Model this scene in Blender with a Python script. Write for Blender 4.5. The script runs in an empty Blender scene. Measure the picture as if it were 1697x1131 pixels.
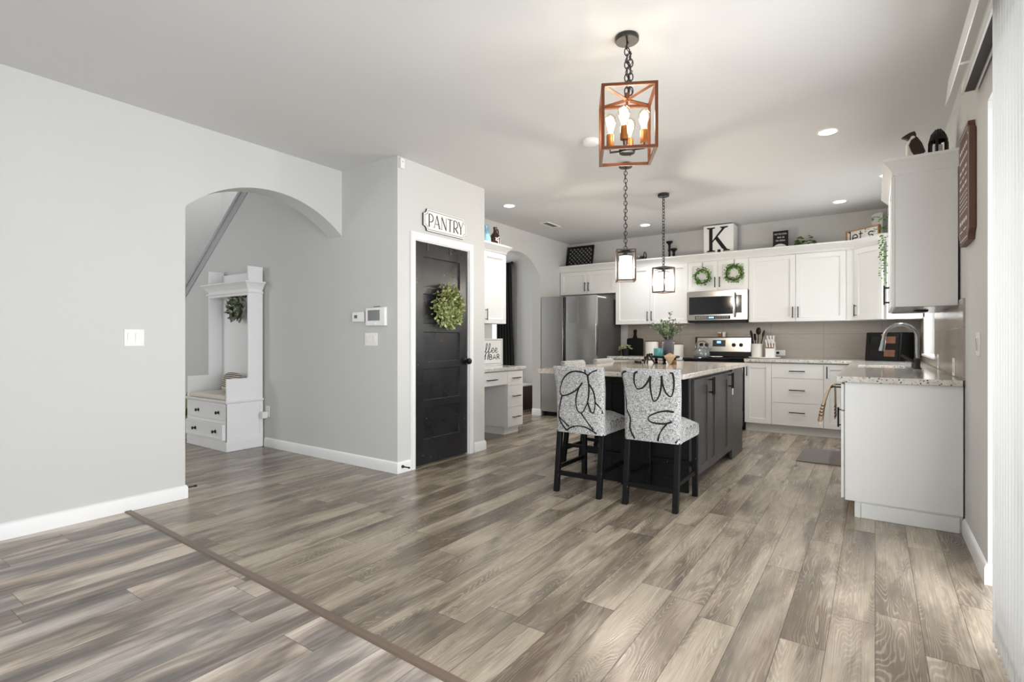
import bpy, bmesh, math, random
from mathutils import Vector, Matrix
R = math.radians
random.seed(7)
SC = bpy.context.scene
COL = SC.collection

# ------------------------------------------------------------------ camera
CAM_Z = 1.1539; YAW = 34.7078; FPX = 868.68
cd = bpy.data.cameras.new('camera'); cam = bpy.data.objects.new('camera', cd); COL.objects.link(cam)
cam.location = (0, 0, CAM_Z); cam.rotation_euler = (R(90), 0, R(YAW))
cd.sensor_width = 36.0; cd.lens = FPX / 1697 * 36.0
cd.shift_x = 0.0; cd.shift_y = (563.56 - 565.5) / 1697
cd.clip_start = 0.02
SC.camera = cam
# ------------------------------------------------------------------ world, lights, exposure
SC.view_settings.view_transform = 'Standard'; SC.view_settings.look = 'None'
SC.view_settings.exposure = 0.08; SC.view_settings.gamma = 1.0
SC.view_settings.use_curve_mapping = False
try: SC.cycles.use_denoising = True
except Exception: pass
W = bpy.data.worlds.new('world'); SC.world = W; W.use_nodes = True
W.node_tree.nodes['Background'].inputs[0].default_value = (0.93, 0.97, 1.0, 1)
W.node_tree.nodes['Background'].inputs[1].default_value = 1.6

def area(name, loc, rot, sx, sy, power, col=(1, 1, 1), spread=180):
    l = bpy.data.lights.new(name, 'AREA'); l.shape = 'RECTANGLE'; l.size = sx; l.size_y = sy
    l.energy = power; l.color = col; l.spread = R(spread)
    o = bpy.data.objects.new(name, l); COL.objects.link(o); o.location = loc; o.rotation_euler = rot
    return o
# daylight lamps outside slider, rear and sink windows; hall lamp indoors, then added fills
area('daylight_slider', (0.80, 1.36, 1.15), (0, R(90), 0), 2.25, 3.9, 182, (0.94, 0.972, 1.0))
area('daylight_rear_window', (-2.2, -3.2, 1.5), (R(90), 0, 0), 3.2, 1.8, 10, (0.98, 0.99, 1.0))
area('daylight_sink_window', (0.72, 6.5, 1.55), (0, R(90), 0), 1.0, 1.2, 30, (0.95, 0.98, 1.0))
area('daylight_hall_window', (-7.9, -1.1, 1.8), (R(90), 0, 0), 1.3, 2.2, 50, (0.96, 0.98, 1.0))
area('stairwell_fill', (-7.2, 3.7, 5.1), (0, 0, 0), 2.2, 0.8, 48, (0.97, 0.98, 1.0))  # added lamp under the closed stairwell ceiling, brightens the stair walls
area('dining_fill', (-7.9, 6.1, 1.5), (0, R(-90), 0), 1.6, 1.6, 60, (0.97, 0.98, 1.0))  # added lamp inside the dining room; the wall behind it has no window

# ------------------------------------------------------------------ room dimensions
H = 2.743
XL = -4.134; YH = 3.15; XP = -3.382; YPE = 4.374; YB = 7.777; XK = -4.20; XR = 0.437

# ------------------------------------------------------------------ materials
def lin(c):
    return tuple((x / 255 / 12.92) if x / 255 <= 0.04045 else ((x / 255 + 0.055) / 1.055) ** 2.4 for x in c)
class NT:
    def __init__(s, name):
        s.m = bpy.data.materials.new(name); s.m.use_nodes = True
        s.t = s.m.node_tree; s.b = s.t.nodes['Principled BSDF']; s.out = s.t.nodes['Material Output']
        s._tc = None
    def n(s, typ, **kw):
        nd = s.t.nodes.new(typ)
        for k, v in kw.items():
            if k.startswith('i_'):
                key = k[2:]; key = int(key) if key.isdigit() else key
                nd.inputs[key].default_value = v
            else: setattr(nd, k, v)
        return nd
    def l(s, a, b): s.t.links.new(a, b); return s
    def obj(s):
        if s._tc is None: s._tc = s.n('ShaderNodeTexCoord')
        return s._tc.outputs['Object']
    def mapping(s, scale=(1, 1, 1), rot=(0, 0, 0)):
        mp = s.n('ShaderNodeMapping'); mp.inputs['Scale'].default_value = scale; mp.inputs['Rotation'].default_value = rot
        s.l(s.obj(), mp.inputs['Vector']); return mp.outputs[0]
    def noise(s, vec, scale, detail=3, rough=0.5, dist=0.0):
        nd = s.n('ShaderNodeTexNoise'); nd.inputs['Scale'].default_value = scale; nd.inputs['Detail'].default_value = detail
        nd.inputs['Roughness'].default_value = rough; nd.inputs['Distortion'].default_value = dist
        s.l(vec, nd.inputs['Vector']); return nd.outputs['Fac']
    def math(s, op, a, b=None, c=None):
        nd = s.n('ShaderNodeMath', operation=op)
        for i, x in enumerate((a, b, c)):
            if x is None: continue
            if isinstance(x, (int, float)): nd.inputs[i].default_value = x
            else: s.l(x, nd.inputs[i])
        return nd.outputs[0]
    def ramp(s, fac, stops, interp='LINEAR'):
        nd = s.n('ShaderNodeValToRGB'); cr = nd.color_ramp; cr.interpolation = interp
        while len(cr.elements) < len(stops): cr.elements.new(0.5)
        for e, (p, c) in zip(cr.elements, stops):
            e.position = p; e.color = (c[0], c[1], c[2], 1) if not isinstance(c, (int, float)) else (c, c, c, 1)
        s.l(fac, nd.inputs[0]); return nd.outputs[0]
    def mix(s, fac, a, b, blend='MIX'):
        nd = s.n('ShaderNodeMix', data_type='RGBA', blend_type=blend)
        for i, x in ((0, fac), (6, a), (7, b)):
            if isinstance(x, (int, float)): nd.inputs[i].default_value = x
            elif isinstance(x, tuple): nd.inputs[i].default_value = (*x[:3], 1)
            else: s.l(x, nd.inputs[i])
        return nd.outputs[2]
    def bump(s, h, strength=0.1, dist=0.01):
        nd = s.n('ShaderNodeBump'); nd.inputs['Strength'].default_value = strength; nd.inputs['Distance'].default_value = dist
        s.l(h, nd.inputs['Height']); s.l(nd.outputs[0], s.b.inputs['Normal'])
    def base(s, c):
        if isinstance(c, tuple): s.b.inputs['Base Color'].default_value = (*c[:3], 1)
        else: s.l(c, s.b.inputs['Base Color'])
    def set(s, **kw):
        for k, v in kw.items(): s.b.inputs[k.replace('_', ' ')].default_value = v
        return s

def mat(name, rgb, rough=0.5, metal=0.0, var=0.04, vs=6.0, bump=0.0, bs=120.0, spec=0.5, coat=0.0, stretch=(1, 1, 1)):
    """plain surface with slight procedural variation"""
    s = NT(name); c = lin(rgb); v = s.mapping(stretch)
    f = s.noise(v, vs, 2)
    a = tuple(x * (1 - var) for x in c); b = tuple(min(1, x * (1 + var)) for x in c)
    s.base(s.mix(f, a, b)); s.set(Roughness=rough, Metallic=metal)
    s.b.inputs['Specular IOR Level'].default_value = spec
    if coat: s.b.inputs['Coat Weight'].default_value = coat; s.b.inputs['Coat Roughness'].default_value = 0.1
    if bump: s.bump(s.noise(v, bs, 2), bump, 0.002)
    return s.m
def emit(name, rgb, strength):
    s = NT(name); s.base((0.02, 0.02, 0.02)); s.b.inputs['Emission Color'].default_value = (*rgb, 1); s.b.inputs['Emission Strength'].default_value = strength
    return s.m
def clear(name, tint=(1, 1, 1), gloss=0.08):
    s = NT(name); t = s.t
    tr = s.n('ShaderNodeBsdfTransparent'); tr.inputs[0].default_value = (*tint, 1)
    g = s.n('ShaderNodeBsdfGlossy'); g.inputs['Roughness'].default_value = 0.02
    lw = s.n('ShaderNodeLayerWeight'); lw.inputs[0].default_value = 0.25
    f = s.math('MULTIPLY_ADD', lw.outputs['Facing'], 0.5, gloss)
    mx = s.n('ShaderNodeMixShader'); s.l(f, mx.inputs[0]); s.l(tr.outputs[0], mx.inputs[1]); s.l(g.outputs[0], mx.inputs[2]); s.l(mx.outputs[0], s.out.inputs[0])
    return s.m

def plank_mat(name, w, L, stops, dark, pale, rough, lines, seed, blotch, contrast=0.45, stain=None, lighten=0.5):
    s = NT(name); sx = s.n('ShaderNodeSeparateXYZ'); s.l(s.obj(), sx.inputs[0]); X, Y = sx.outputs[0], sx.outputs[1]
    u = s.math('DIVIDE', X, w); row = s.math('FLOOR', u); fu = s.math('FRACT', u)
    wn = s.n('ShaderNodeTexWhiteNoise', noise_dimensions='1D'); s.l(s.math('ADD', row, seed), wn.inputs['W'])
    v = s.math('ADD', s.math('DIVIDE', Y, L), wn.outputs['Value']); colm = s.math('FLOOR', v); fv = s.math('FRACT', v)
    cv = s.n('ShaderNodeCombineXYZ'); s.l(row, cv.inputs[0]); s.l(colm, cv.inputs[1]); cv.inputs[2].default_value = seed
    w2 = s.n('ShaderNodeTexWhiteNoise', noise_dimensions='3D'); s.l(cv.outputs[0], w2.inputs['Vector']); pid = w2.outputs['Value']
    # grain coordinates, shifted for each plank
    gx = s.math('ADD', X, s.math('MULTIPLY', pid, 37.0)); gy = s.math('ADD', Y, s.math('MULTIPLY', pid, 91.0))
    def gv(ax, ay):
        c = s.n('ShaderNodeCombineXYZ'); s.l(s.math('MULTIPLY', gx, ax), c.inputs[0]); s.l(s.math('MULTIPLY', gy, ay), c.inputs[1]); s.l(s.math('MULTIPLY', pid, 5.0), c.inputs[2]); return c.outputs[0]
    tone = s.ramp(pid, stops)
    big = s.noise(gv(5.5, 0.9), 1.0, 4, 0.6, 0.6)
    col = s.mix(s.math('MULTIPLY', s.ramp(big, [(0.36, 1.0), (0.55, 0.0)]), blotch), tone, dark)
    col = s.mix(s.math('MULTIPLY', s.ramp(big, [(0.48, 0.0), (0.66, 1.0)]), lighten), col, pale)
    if stain: col = s.mix(s.math('MULTIPLY', s.ramp(s.noise(gv(7.0, 1.5), 1.0, 3, 0.55, 0.4), [(0.50, 0.0), (0.66, 1.0)]), 0.7), col, stain)
    # cathedral grain: fine rings, broken up
    ring = s.noise(gv(5.0, 0.55), 1.0, 2, 0.5, 0.25)
    wob = s.noise(gv(45.0, 9.0), 1.0, 2, 0.6)
    rs = s.math('SINE', s.math('ADD', s.math('MULTIPLY', ring, lines), s.math('MULTIPLY', wob, 5.0)))
    patch = s.ramp(s.noise(gv(9.0, 1.6), 1.0, 2, 0.5), [(0.38, 0.25), (0.62, 1.0)])
    col = s.mix(s.math('MULTIPLY', s.math('MULTIPLY', s.ramp(rs, [(0.45, 0.0), (0.95, 1.0)]), patch), contrast), col, pale)
    col = s.mix(s.math('MULTIPLY', s.math('MULTIPLY', s.ramp(rs, [(0.03, 1.0), (0.4, 0.0)]), patch), contrast * 0.6), col, dark)
    fine = s.noise(gv(190.0, 4.0), 1.0, 3, 0.6)
    col = s.mix(s.math('MULTIPLY', s.ramp(fine, [(0.35, 1.0), (0.52, 0.0)]), 0.25), col, dark)
    # knots
    vo = s.n('ShaderNodeTexVoronoi'); vo.inputs['Scale'].default_value = 1.0; s.l(gv(3.2, 1.1), vo.inputs['Vector'])
    col = s.mix(s.ramp(vo.outputs['Distance'], [(0.02, 0.75), (0.10, 0.0)]), col, tuple(x * 0.45 for x in dark))
    # joints
    e1 = s.math('MINIMUM', fu, s.math('SUBTRACT', 1.0, fu)); e1 = s.math('MULTIPLY', e1, w)
    e2 = s.math('MINIMUM', fv, s.math('SUBTRACT', 1.0, fv)); e2 = s.math('MULTIPLY', e2, L)
    e = s.math('MINIMUM', e1, e2); j = s.ramp(s.math('MULTIPLY', e, 100.0), [(0.04, 0.75), (0.22, 0.0)])
    col = s.mix(j, col, tuple(x * 0.4 for x in dark))
    s.base(col)
    s.l(s.math('MULTIPLY_ADD', fine, 0.16, rough), s.b.inputs['Roughness'])
    s.b.inputs['Specular IOR Level'].default_value = 0.5
    s.bump(s.math('SUBTRACT', s.math('MULTIPLY', rs, 0.25), s.math('MULTIPLY', j, 2.0)), 0.10, 0.003)
    return s.m

def granite(name, base1, base2, dark, rust, dk=0.5):
    s = NT(name); v = s.obj()
    c = s.mix(s.ramp(s.noise(v, 14, 4, 0.65, 0.6), [(0.35, 0.0), (0.65, 1.0)]), lin(base1), lin(base2))
    c = s.mix(s.ramp(s.noise(v, 55, 3, 0.6), [(0.54, 0.0), (0.63, 0.7)]), c, lin(rust))
    vo = s.n('ShaderNodeTexVoronoi'); vo.inputs['Scale'].default_value = 85; s.l(v, vo.inputs['Vector'])
    wv = s.n('ShaderNodeTexWhiteNoise', noise_dimensions='3D'); s.l(vo.outputs['Color'], wv.inputs['Vector'])
    spot = s.math('MULTIPLY', s.ramp(vo.outputs['Distance'], [(0.30, 1.0), (0.48, 0.0)]), s.math('LESS_THAN', wv.outputs['Value'], dk * 0.34))
    c = s.mix(spot, c, lin(dark))
    s.base(c); s.set(Roughness=0.09); return s.m

def tile_mat(name, axis_u):
    s = NT(name); sx = s.n('ShaderNodeSeparateXYZ'); s.l(s.obj(), sx.inputs[0]); U = sx.outputs[axis_u]; Z = sx.outputs[2]
    fu = s.math('FRACT', s.math('DIVIDE', s.math('ADD', U, 12.0 + 0.13 if axis_u == 0 else 12.17), 0.61))
    fz = s.math('FRACT', s.math('DIVIDE', s.math('ADD', Z, -0.925 + 3.05), 0.305))
    e = s.math('MINIMUM', s.math('MULTIPLY', s.math('MINIMUM', fu, s.math('SUBTRACT', 1, fu)), 0.61), s.math('MULTIPLY', s.math('MINIMUM', fz, s.math('SUBTRACT', 1, fz)), 0.305))
    g = s.ramp(s.math('MULTIPLY', e, 100), [(0.14, 1.0), (0.24, 0.0)])
    n = s.noise(s.mapping((3, 3, 14) if axis_u == 0 else (3, 3, 14)), 2.0, 4, 0.6)
    c = s.mix(n, lin((166, 157, 147)), lin((180, 171, 161)))
    s.base(s.mix(g, c, lin((140, 131, 121)))); s.set(Roughness=0.22)
    s.bump(s.math('MULTIPLY', g, -1.0), 0.3, 0.002); return s.m

def fabric_mat(name):
    s = NT(name)
    a = s.noise(s.mapping((60, 60, 420)), 1.0, 3, 0.7); b = s.noise(s.mapping((420, 420, 60)), 1.0, 3, 0.7)
    f = s.math('MINIMUM', a, b)
    c = s.ramp(f, [(0.37, lin((40, 40, 42))), (0.425, lin((128, 128, 128))), (0.50, lin((214, 213, 211)))])
    s.base(c); s.set(Roughness=0.9); s.b.inputs['Sheen Weight'].default_value = 0.2
    s.bump(f, 0.25, 0.002); return s.m

def steel_mat(name, rgb=(172, 172, 172), rough=0.27, vertical=False):
    s = NT(name); st = (2, 2, 260) if not vertical else (260, 260, 2)
    n = s.noise(s.mapping(st), 1.0, 3, 0.6)
    c = lin(rgb); s.base(s.mix(n, tuple(x * .96 for x in c), tuple(min(1, x * 1.04) for x in c)))
    s.set(Metallic=1.0); s.l(s.math('MULTIPLY_ADD', n, 0.08, rough - 0.04), s.b.inputs['Roughness'])
    return s.m

def leaf_mat(name, a, b, c):
    s = NT(name); g = s.n('ShaderNodeNewGeometry')
    col = s.ramp(g.outputs['Random Per Island'], [(0.0, lin(a)), (0.55, lin(b)), (1.0, lin(c))])
    s.base(col); s.set(Roughness=0.5); return s.m

def door_black(name):
    s = NT(name); v = s.obj()
    n = s.noise(s.mapping((3, 3, 3)), 1.6, 4, 0.6)
    c = s.mix(n, lin((24, 24, 26)), lin((44, 44, 47)))
    ch = s.ramp(s.noise(v, 60, 2), [(0.745, 0.0), (0.76, 1.0)])
    s.base(s.mix(ch, c, lin((170, 168, 165)))); s.l(s.math('MULTIPLY_ADD', n, 0.30, 0.16), s.b.inputs['Roughness']); return s.m
def chipped(name):
    s = NT(name); v = s.obj()
    ch = s.ramp(s.noise(v, 48, 3, 0.7), [(0.70, 0.0), (0.715, 1.0)])
    s.base(s.mix(ch, lin((11, 10, 11)), lin((190, 186, 180)))); s.set(Roughness=0.45); s.b.inputs['Specular IOR Level'].default_value = 0.25; return s.m
def stripes(name, base, dark, lo, hi):
    s = NT(name); sx = s.n('ShaderNodeSeparateXYZ'); s.l(s.obj(), sx.inputs[0]); z = sx.outputs[2]
    f = s.math('FRACT', s.math('MULTIPLY', z, 1 / 0.022))
    band = s.math('MULTIPLY', s.math('GREATER_THAN', z, lo), s.math('LESS_THAN', z, hi))
    k = s.math('MULTIPLY', s.math('GREATER_THAN', f, 0.55), band)
    s.base(s.mix(k, lin(base), lin(dark))); s.set(Roughness=0.9); s.bump(s.noise(s.obj(), 900, 1), 0.2, 0.001); return s.m

M = {}
M['wall'] = mat('wall_paint', (211, 211, 209), 0.62, var=0.012, vs=1.5, bump=0.05, bs=90, spec=0.3)
M['ceil'] = mat('ceiling_paint', (216, 216, 215), 0.8, var=0.012, vs=1.2, bump=0.06, bs=60, spec=0.2)
M['trim'] = mat('trim_white', (243, 243, 243), 0.35, var=0.01)
M['cab'] = mat('cabinet_white', (236, 236, 234), 0.38, var=0.012, vs=3)
M['seam'] = mat('dark_seam', (40, 40, 42), 0.7)
M['black'] = mat('black_metal', (22, 22, 23), 0.35, 0.3, var=0.08)
M['blackmatte'] = mat('black_matte', (18, 18, 19), 0.5, var=0.1, spec=0.3)
M['breadblack'] = mat('bread_black', (9, 9, 9), 0.4, var=0.1, spec=0.2)
M['gloss'] = mat('black_gloss', (10, 10, 11), 0.06, var=0.1, coat=0.3)
M['island'] = mat('island_espresso', (62, 60, 61), 0.36, var=0.12, vs=5, stretch=(6, 6, 0.6))
M['kfloor'] = plank_mat('kitchen_planks', 0.152, 1.22, [(0.0, lin((122, 107, 92))), (0.35, lin((172, 158, 139))), (0.65, lin((146, 131, 115))), (1.0, lin((184, 170, 149)))], lin((76, 65, 55)), lin((202, 190, 171)), 0.17, 520.0, 3.0, 0.56, 0.27, lin((92, 83, 76)), 0.5)
M['lfloor'] = plank_mat('living_planks', 0.19, 1.38, [(0.0, lin((142, 130, 121))), (0.4, lin((190, 168, 146))), (0.7, lin((158, 150, 144))), (1.0, lin((204, 186, 166)))], lin((84, 77, 74)), lin((228, 217, 205)), 0.28, 90.0, 11.0, 0.8, 0.14, lin((112, 107, 106)), 0.7)
M['strip'] = mat('transition_wood', (118, 101, 88), 0.4, var=0.15, vs=3, stretch=(2, 40, 40))
M['granite'] = granite('granite_light', (205, 201, 194), (226, 224, 219), (58, 52, 50), (172, 157, 140), 0.55)
M['granite_isl'] = granite('granite_island', (190, 181, 170), (212, 205, 195), (96, 86, 78), (166, 148, 130), 0.32)
M['tilex'] = tile_mat('tile_back', 0); M['tiley'] = tile_mat('tile_side', 1)
M['steel'] = steel_mat('stainless', (176, 175, 173), 0.22); M['steel2'] = steel_mat('stainless_bright', (176, 173, 169), 0.24)
M['chrome'] = mat('brushed_nickel', (150, 152, 155), 0.22, 1.0)
M['fridge_side'] = mat('fridge_side', (74, 73, 71), 0.6)
M['fabric'] = fabric_mat('tweed_cover'); M['ink'] = mat('ink_black', (24, 24, 25), 0.85, var=0.02)
M['leg'] = chipped('stool_legs'); M['door'] = door_black('black_door')
M['bronze'] = mat('bronze_wood', (98, 54, 28), 0.42, 0.25, var=0.25, vs=5, stretch=(3, 3, 3))
M['bronze2'] = mat('dark_bronze', (74, 66, 62), 0.4, 0.5, var=0.15)
M['gunmetal'] = mat('gunmetal', (60, 57, 55), 0.4, 0.6)
M['socket'] = mat('socket_brass', (150, 92, 44), 0.4, 0.5)
M['glass'] = clear('clear_glass'); M['bulbglass'] = clear('bulb_glass', (1.0, 0.93, 0.82), 0.04)
def seeded():
    m = clear('seeded_glass', (1, 1, 1), 0.10); t = m.node_tree; out = t.nodes['Material Output']; src = out.inputs[0].links[0].from_socket
    tl = t.nodes.new('ShaderNodeBsdfTranslucent'); mx = t.nodes.new('ShaderNodeMixShader'); mx.inputs[0].default_value = 0.08
    t.links.new(src, mx.inputs[1]); t.links.new(tl.outputs[0], mx.inputs[2]); t.links.new(mx.outputs[0], out.inputs[0]); return m
M['seeded'] = seeded()
M['glow'] = emit('bulb_glow', (1.0, 0.88, 0.74), 80.0); M['glow2'] = emit('pendant_glow', (1.0, 0.955, 0.91), 1700.0)
M['can'] = emit('downlight_glow', (1.0, 0.97, 0.92), 12.0)
M['white'] = mat('white_plastic', (240, 240, 238), 0.35, var=0.01)
M['ceramic'] = mat('white_ceramic', (238, 235, 228), 0.2, var=0.015, coat=0.3)
M['leaf_wreath'] = leaf_mat('leaf_sage', (92, 108, 56), (146, 158, 92), (206, 206, 150))
M['leaf_bright'] = leaf_mat('leaf_bright', (48, 92, 24), (88, 140, 42), (150, 190, 84))
M['leaf_euc'] = leaf_mat('leaf_eucalyptus', (72, 88, 64), (112, 130, 98), (160, 172, 138))
M['leaf_olive'] = leaf_mat('leaf_olive', (70, 84, 62), (110, 122, 96), (170, 176, 152))
M['leaf_pothos'] = leaf_mat('leaf_pothos', (44, 72, 20), (70, 110, 30), (120, 150, 60))
M['twig'] = mat('twig_brown', (74, 56, 38), 0.8, var=0.2)
M['vase'] = mat('vase_charcoal', (84, 82, 88), 0.45, var=0.25, vs=9)
M['teal'] = mat('teal_glass', (84, 160, 158), 0.15, var=0.12, vs=12, coat=0.4)
M['shell'] = mat('shell_tan', (206, 176, 142), 0.55, var=0.2, vs=14, bump=0.3, bs=40)
M['wood'] = mat('oak_frame', (182, 134, 88), 0.5, var=0.15, stretch=(2, 2, 30))
M['cream'] = mat('cream_fabric', (222, 214, 203), 0.9, var=0.05, bump=0.2, bs=300)
M['walnut'] = mat('walnut_sign', (96, 66, 50), 0.5, var=0.15, stretch=(4, 4, 1))
M['print'] = mat('print_white', (232, 226, 218), 0.6, var=0.02)
M['curtain'] = mat('curtain_black', (30, 29, 29), 0.9, var=0.1)
M['sheer'] = mat('sheer_grey', (150, 148, 146), 0.9, var=0.05)
M['mat'] = mat('mat_grey', (124, 117, 114), 0.95, var=0.12, vs=30, stretch=(1, 20, 1))
M['jug'] = mat('jug_brown', (62, 36, 24), 0.12, var=0.1, coat=0.5)
M['blueglass'] = mat('jug_blue', (150, 196, 216), 0.1, var=0.05, coat=0.5)
M['kettle'] = mat('kettle_grey', (122, 128, 128), 0.18, 0.1, var=0.03, coat=0.5)
M['walnutlight'] = mat('handle_wood', (150, 104, 66), 0.5, var=0.1)
M['gold'] = mat('gold_knob', (206, 168, 96), 0.3, 0.8)
M['amber'] = mat('amber_contents', (104, 66, 38), 0.4, var=0.45, vs=20)
M['screen'] = mat('dark_screen', (48, 50, 50), 0.2)
M['lcd'] = emit('lcd_blue', (0.25, 0.55, 1.0), 1.6); M['led'] = emit('led_green', (0.2, 1.0, 0.35), 1.5)
M['towel'] = stripes('towel_beige', (208, 188, 164), (96, 76, 60), 0.62, 0.715)
M['dkwood'] = mat('dark_wood', (58, 36, 28), 0.4, var=0.2, stretch=(3, 3, 20))
def blind_mat():
    s = NT('blind_vinyl'); s.base(lin((245, 245, 244))); s.set(Roughness=0.45)
    t = s.n('ShaderNodeBsdfTranslucent'); t.inputs[0].default_value = (0.86, 0.86, 0.85, 1)
    n = s.noise(s.obj(), 8, 1)
    mx = s.n('ShaderNodeMixShader'); s.l(s.math('MULTIPLY_ADD', n, 0.03, 0.46), mx.inputs[0])
    s.l(s.b.outputs[0], mx.inputs[1]); s.l(t.outputs[0], mx.inputs[2]); s.l(mx.outputs[0], s.out.inputs[0]); return s.m
M['blind'] = blind_mat()

# ------------------------------------------------------------------ mesh builder
class MB:
    def __init__(s): s.v = []; s.f = []; s.mi = []
    def add(s, vs, fs, m=0, X=None):
        b = len(s.v)
        s.v += [tuple(X @ Vector(p)) if X is not None else tuple(p) for p in vs]
        s.f += [tuple(b + i for i in f) for f in fs]; s.mi += [m] * len(fs); return s
    def box(s, x0, y0, z0, x1, y1, z1, m=0, X=None):
        vs = [(x, y, z) for z in (z0, z1) for y in (y0, y1) for x in (x0, x1)]
        return s.add(vs, [(0, 2, 3, 1), (4, 5, 7, 6), (0, 1, 5, 4), (2, 6, 7, 3), (0, 4, 6, 2), (1, 3, 7, 5)], m, X)
    def prism(s, poly, fn, a, b, m=0):
        """poly in 2D, fn(u,v,w)->xyz, extruded w from a to b"""
        n = len(poly); vs = [fn(u, v, a) for u, v in poly] + [fn(u, v, b) for u, v in poly]
        return s.add(vs, [tuple(range(n - 1, -1, -1)), tuple(range(n, 2 * n))] + [(i, (i + 1) % n, n + (i + 1) % n, n + i) for i in range(n)], m)
    def plate(s, us, vs, h, fn, back, m=0, mr=None):
        """grid of cells; h[j][i] is the front height w of cell i,j or None for a hole"""
        nu, nv = len(us) - 1, len(vs) - 1
        g = lambda i, j: h[j][i] if 0 <= i < nu and 0 <= j < nv else None
        def q(a, b, c, d, mm): s.add([fn(*a), fn(*b), fn(*c), fn(*d)], [(0, 1, 2, 3)], mm)
        mx = max(x for r in h for x in r if x is not None)
        for j in range(nv):
            for i in range(nu):
                w = g(i, j)
                if w is None: continue
                u0, u1, v0, v1 = us[i], us[i + 1], vs[j], vs[j + 1]
                mm = mr if (mr is not None and w != h[0][0]) else m
                q((u0, v0, w), (u1, v0, w), (u1, v1, w), (u0, v1, w), mm)
                q((u0, v0, back), (u1, v0, back), (u1, v1, back), (u0, v1, back), m)
                for (di, dj, a, b) in ((-1, 0, (u0, v0), (u0, v1)), (1, 0, (u1, v0), (u1, v1)), (0, -1, (u0, v0), (u1, v0)), (0, 1, (u0, v1), (u1, v1))):
                    o = g(i + di, j + dj)
                    lo = back if o is None else o
                    if o is None or abs(o - w) > 1e-9 and (o - w) * (1 if w > back else -1) < 0:
                        q((*a, w), (*b, w), (*b, lo), (*a, lo), m)
        return s
    def tube(s, path, r, n=8, m=0, closed=False, X=None, up=None):
        P = [Vector(p) for p in path]; k = len(P); rs = r if isinstance(r, (list, tuple)) else [r] * k
        T = []
        for i in range(k):
            a = P[(i - 1) % k] if (closed or i > 0) else P[i]; b = P[(i + 1) % k] if (closed or i < k - 1) else P[i]
            T.append((b - a).normalized())
        N = T[0].orthogonal().normalized() if up is None else Vector(up)
        vs = []
        for i in range(k):
            N = (N - T[i] * N.dot(T[i])); N = N.normalized() if N.length > 1e-6 else T[i].orthogonal().normalized()
            Bn = T[i].cross(N)
            for j in range(n):
                a = 2 * math.pi * (j + 0.5) / n
                vs.append(P[i] + (N * math.cos(a) + Bn * math.sin(a)) * rs[i])
        fs = [(i * n + j, i * n + (j + 1) % n, ((i + 1) % k) * n + (j + 1) % n, ((i + 1) % k) * n + j) for i in range(k if closed else k - 1) for j in range(n)]
        if not closed: fs += [tuple(range(n - 1, -1, -1)), tuple((k - 1) * n + j for j in range(n))]
        return s.add(vs, fs, m, X)
    def bar(s, a, b, t, m=0, X=None):
        return s.tube([a, b], t * 0.7071, 4, m, X=X)
    def lathe(s, prof, n=24, c=(0, 0, 0), m=0, X=None, sx=1, sy=1, ring=False, caps=True):
        vs = []; fs = []; k = len(prof)
        for (r, z) in prof:
            for j in range(n):
                a = 2 * math.pi * j / n; vs.append((c[0] + r * sx * math.cos(a), c[1] + r * sy * math.sin(a), c[2] + z))
        for i in range(k if ring else k - 1):
            i2 = (i + 1) % k
            for j in range(n): fs.append((i * n + j, i * n + (j + 1) % n, i2 * n + (j + 1) % n, i2 * n + j))
        if ring or not caps: return s.add(vs, fs, m, X)
        if prof[0][0] > 1e-6: fs.append(tuple(range(n - 1, -1, -1)))
        if prof[-1][0] > 1e-6: fs.append(tuple((k - 1) * n + j for j in range(n)))
        return s.add(vs, fs, m, X)
    def ball(s, c, r, nu=14, nv=9, m=0, X=None):
        rx, ry, rz = r if isinstance(r, tuple) else (r, r, r)
        prof = [(max(1e-7, math.sin(math.pi * i / nv)), -math.cos(math.pi * i / nv)) for i in range(nv + 1)]
        vs = []; n = nu
        for (a, z) in prof:
            for j in range(n): t = 2 * math.pi * j / n; vs.append((c[0] + rx * a * math.cos(t), c[1] + ry * a * math.sin(t), c[2] + rz * z))
        return s.add(vs, [(i * n + j, i * n + (j + 1) % n, (i + 1) * n + (j + 1) % n, (i + 1) * n + j) for i in range(nv) for j in range(n)], m, X)
    def sweep(s, path, prof, m=0, closed=False):
        """path in xy; prof (out,z) polygon, out measured to the right of the path direction"""
        P = [Vector(p) for p in path]; k = len(P); vs = []
        for i in range(k):
            d1 = (P[i] - P[i - 1]).normalized() if (i > 0 or closed) else (P[1] - P[0]).normalized()
            d2 = (P[(i + 1) % k] - P[i]).normalized() if (i < k - 1 or closed) else d1
            n1 = Vector((d1.y, -d1.x)); n2 = Vector((d2.y, -d2.x)); nn = (n1 + n2); nn = nn.normalized() if nn.length > 1e-6 else n1
            sc = 1 / max(0.3, nn.dot(n1))
            for (o, z) in prof: q = P[i] + nn * o * sc; vs.append((q.x, q.y, z))
        n = len(prof)
        fs = [(i * n + j, i * n + (j + 1) % n, ((i + 1) % k) * n + (j + 1) % n, ((i + 1) % k) * n + j) for i in range(k if closed else k - 1) for j in range(n)]
        if not closed: fs += [tuple(range(n - 1, -1, -1)), tuple((k - 1) * n + j for j in range(n))]
        return s.add(vs, fs, m)
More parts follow.
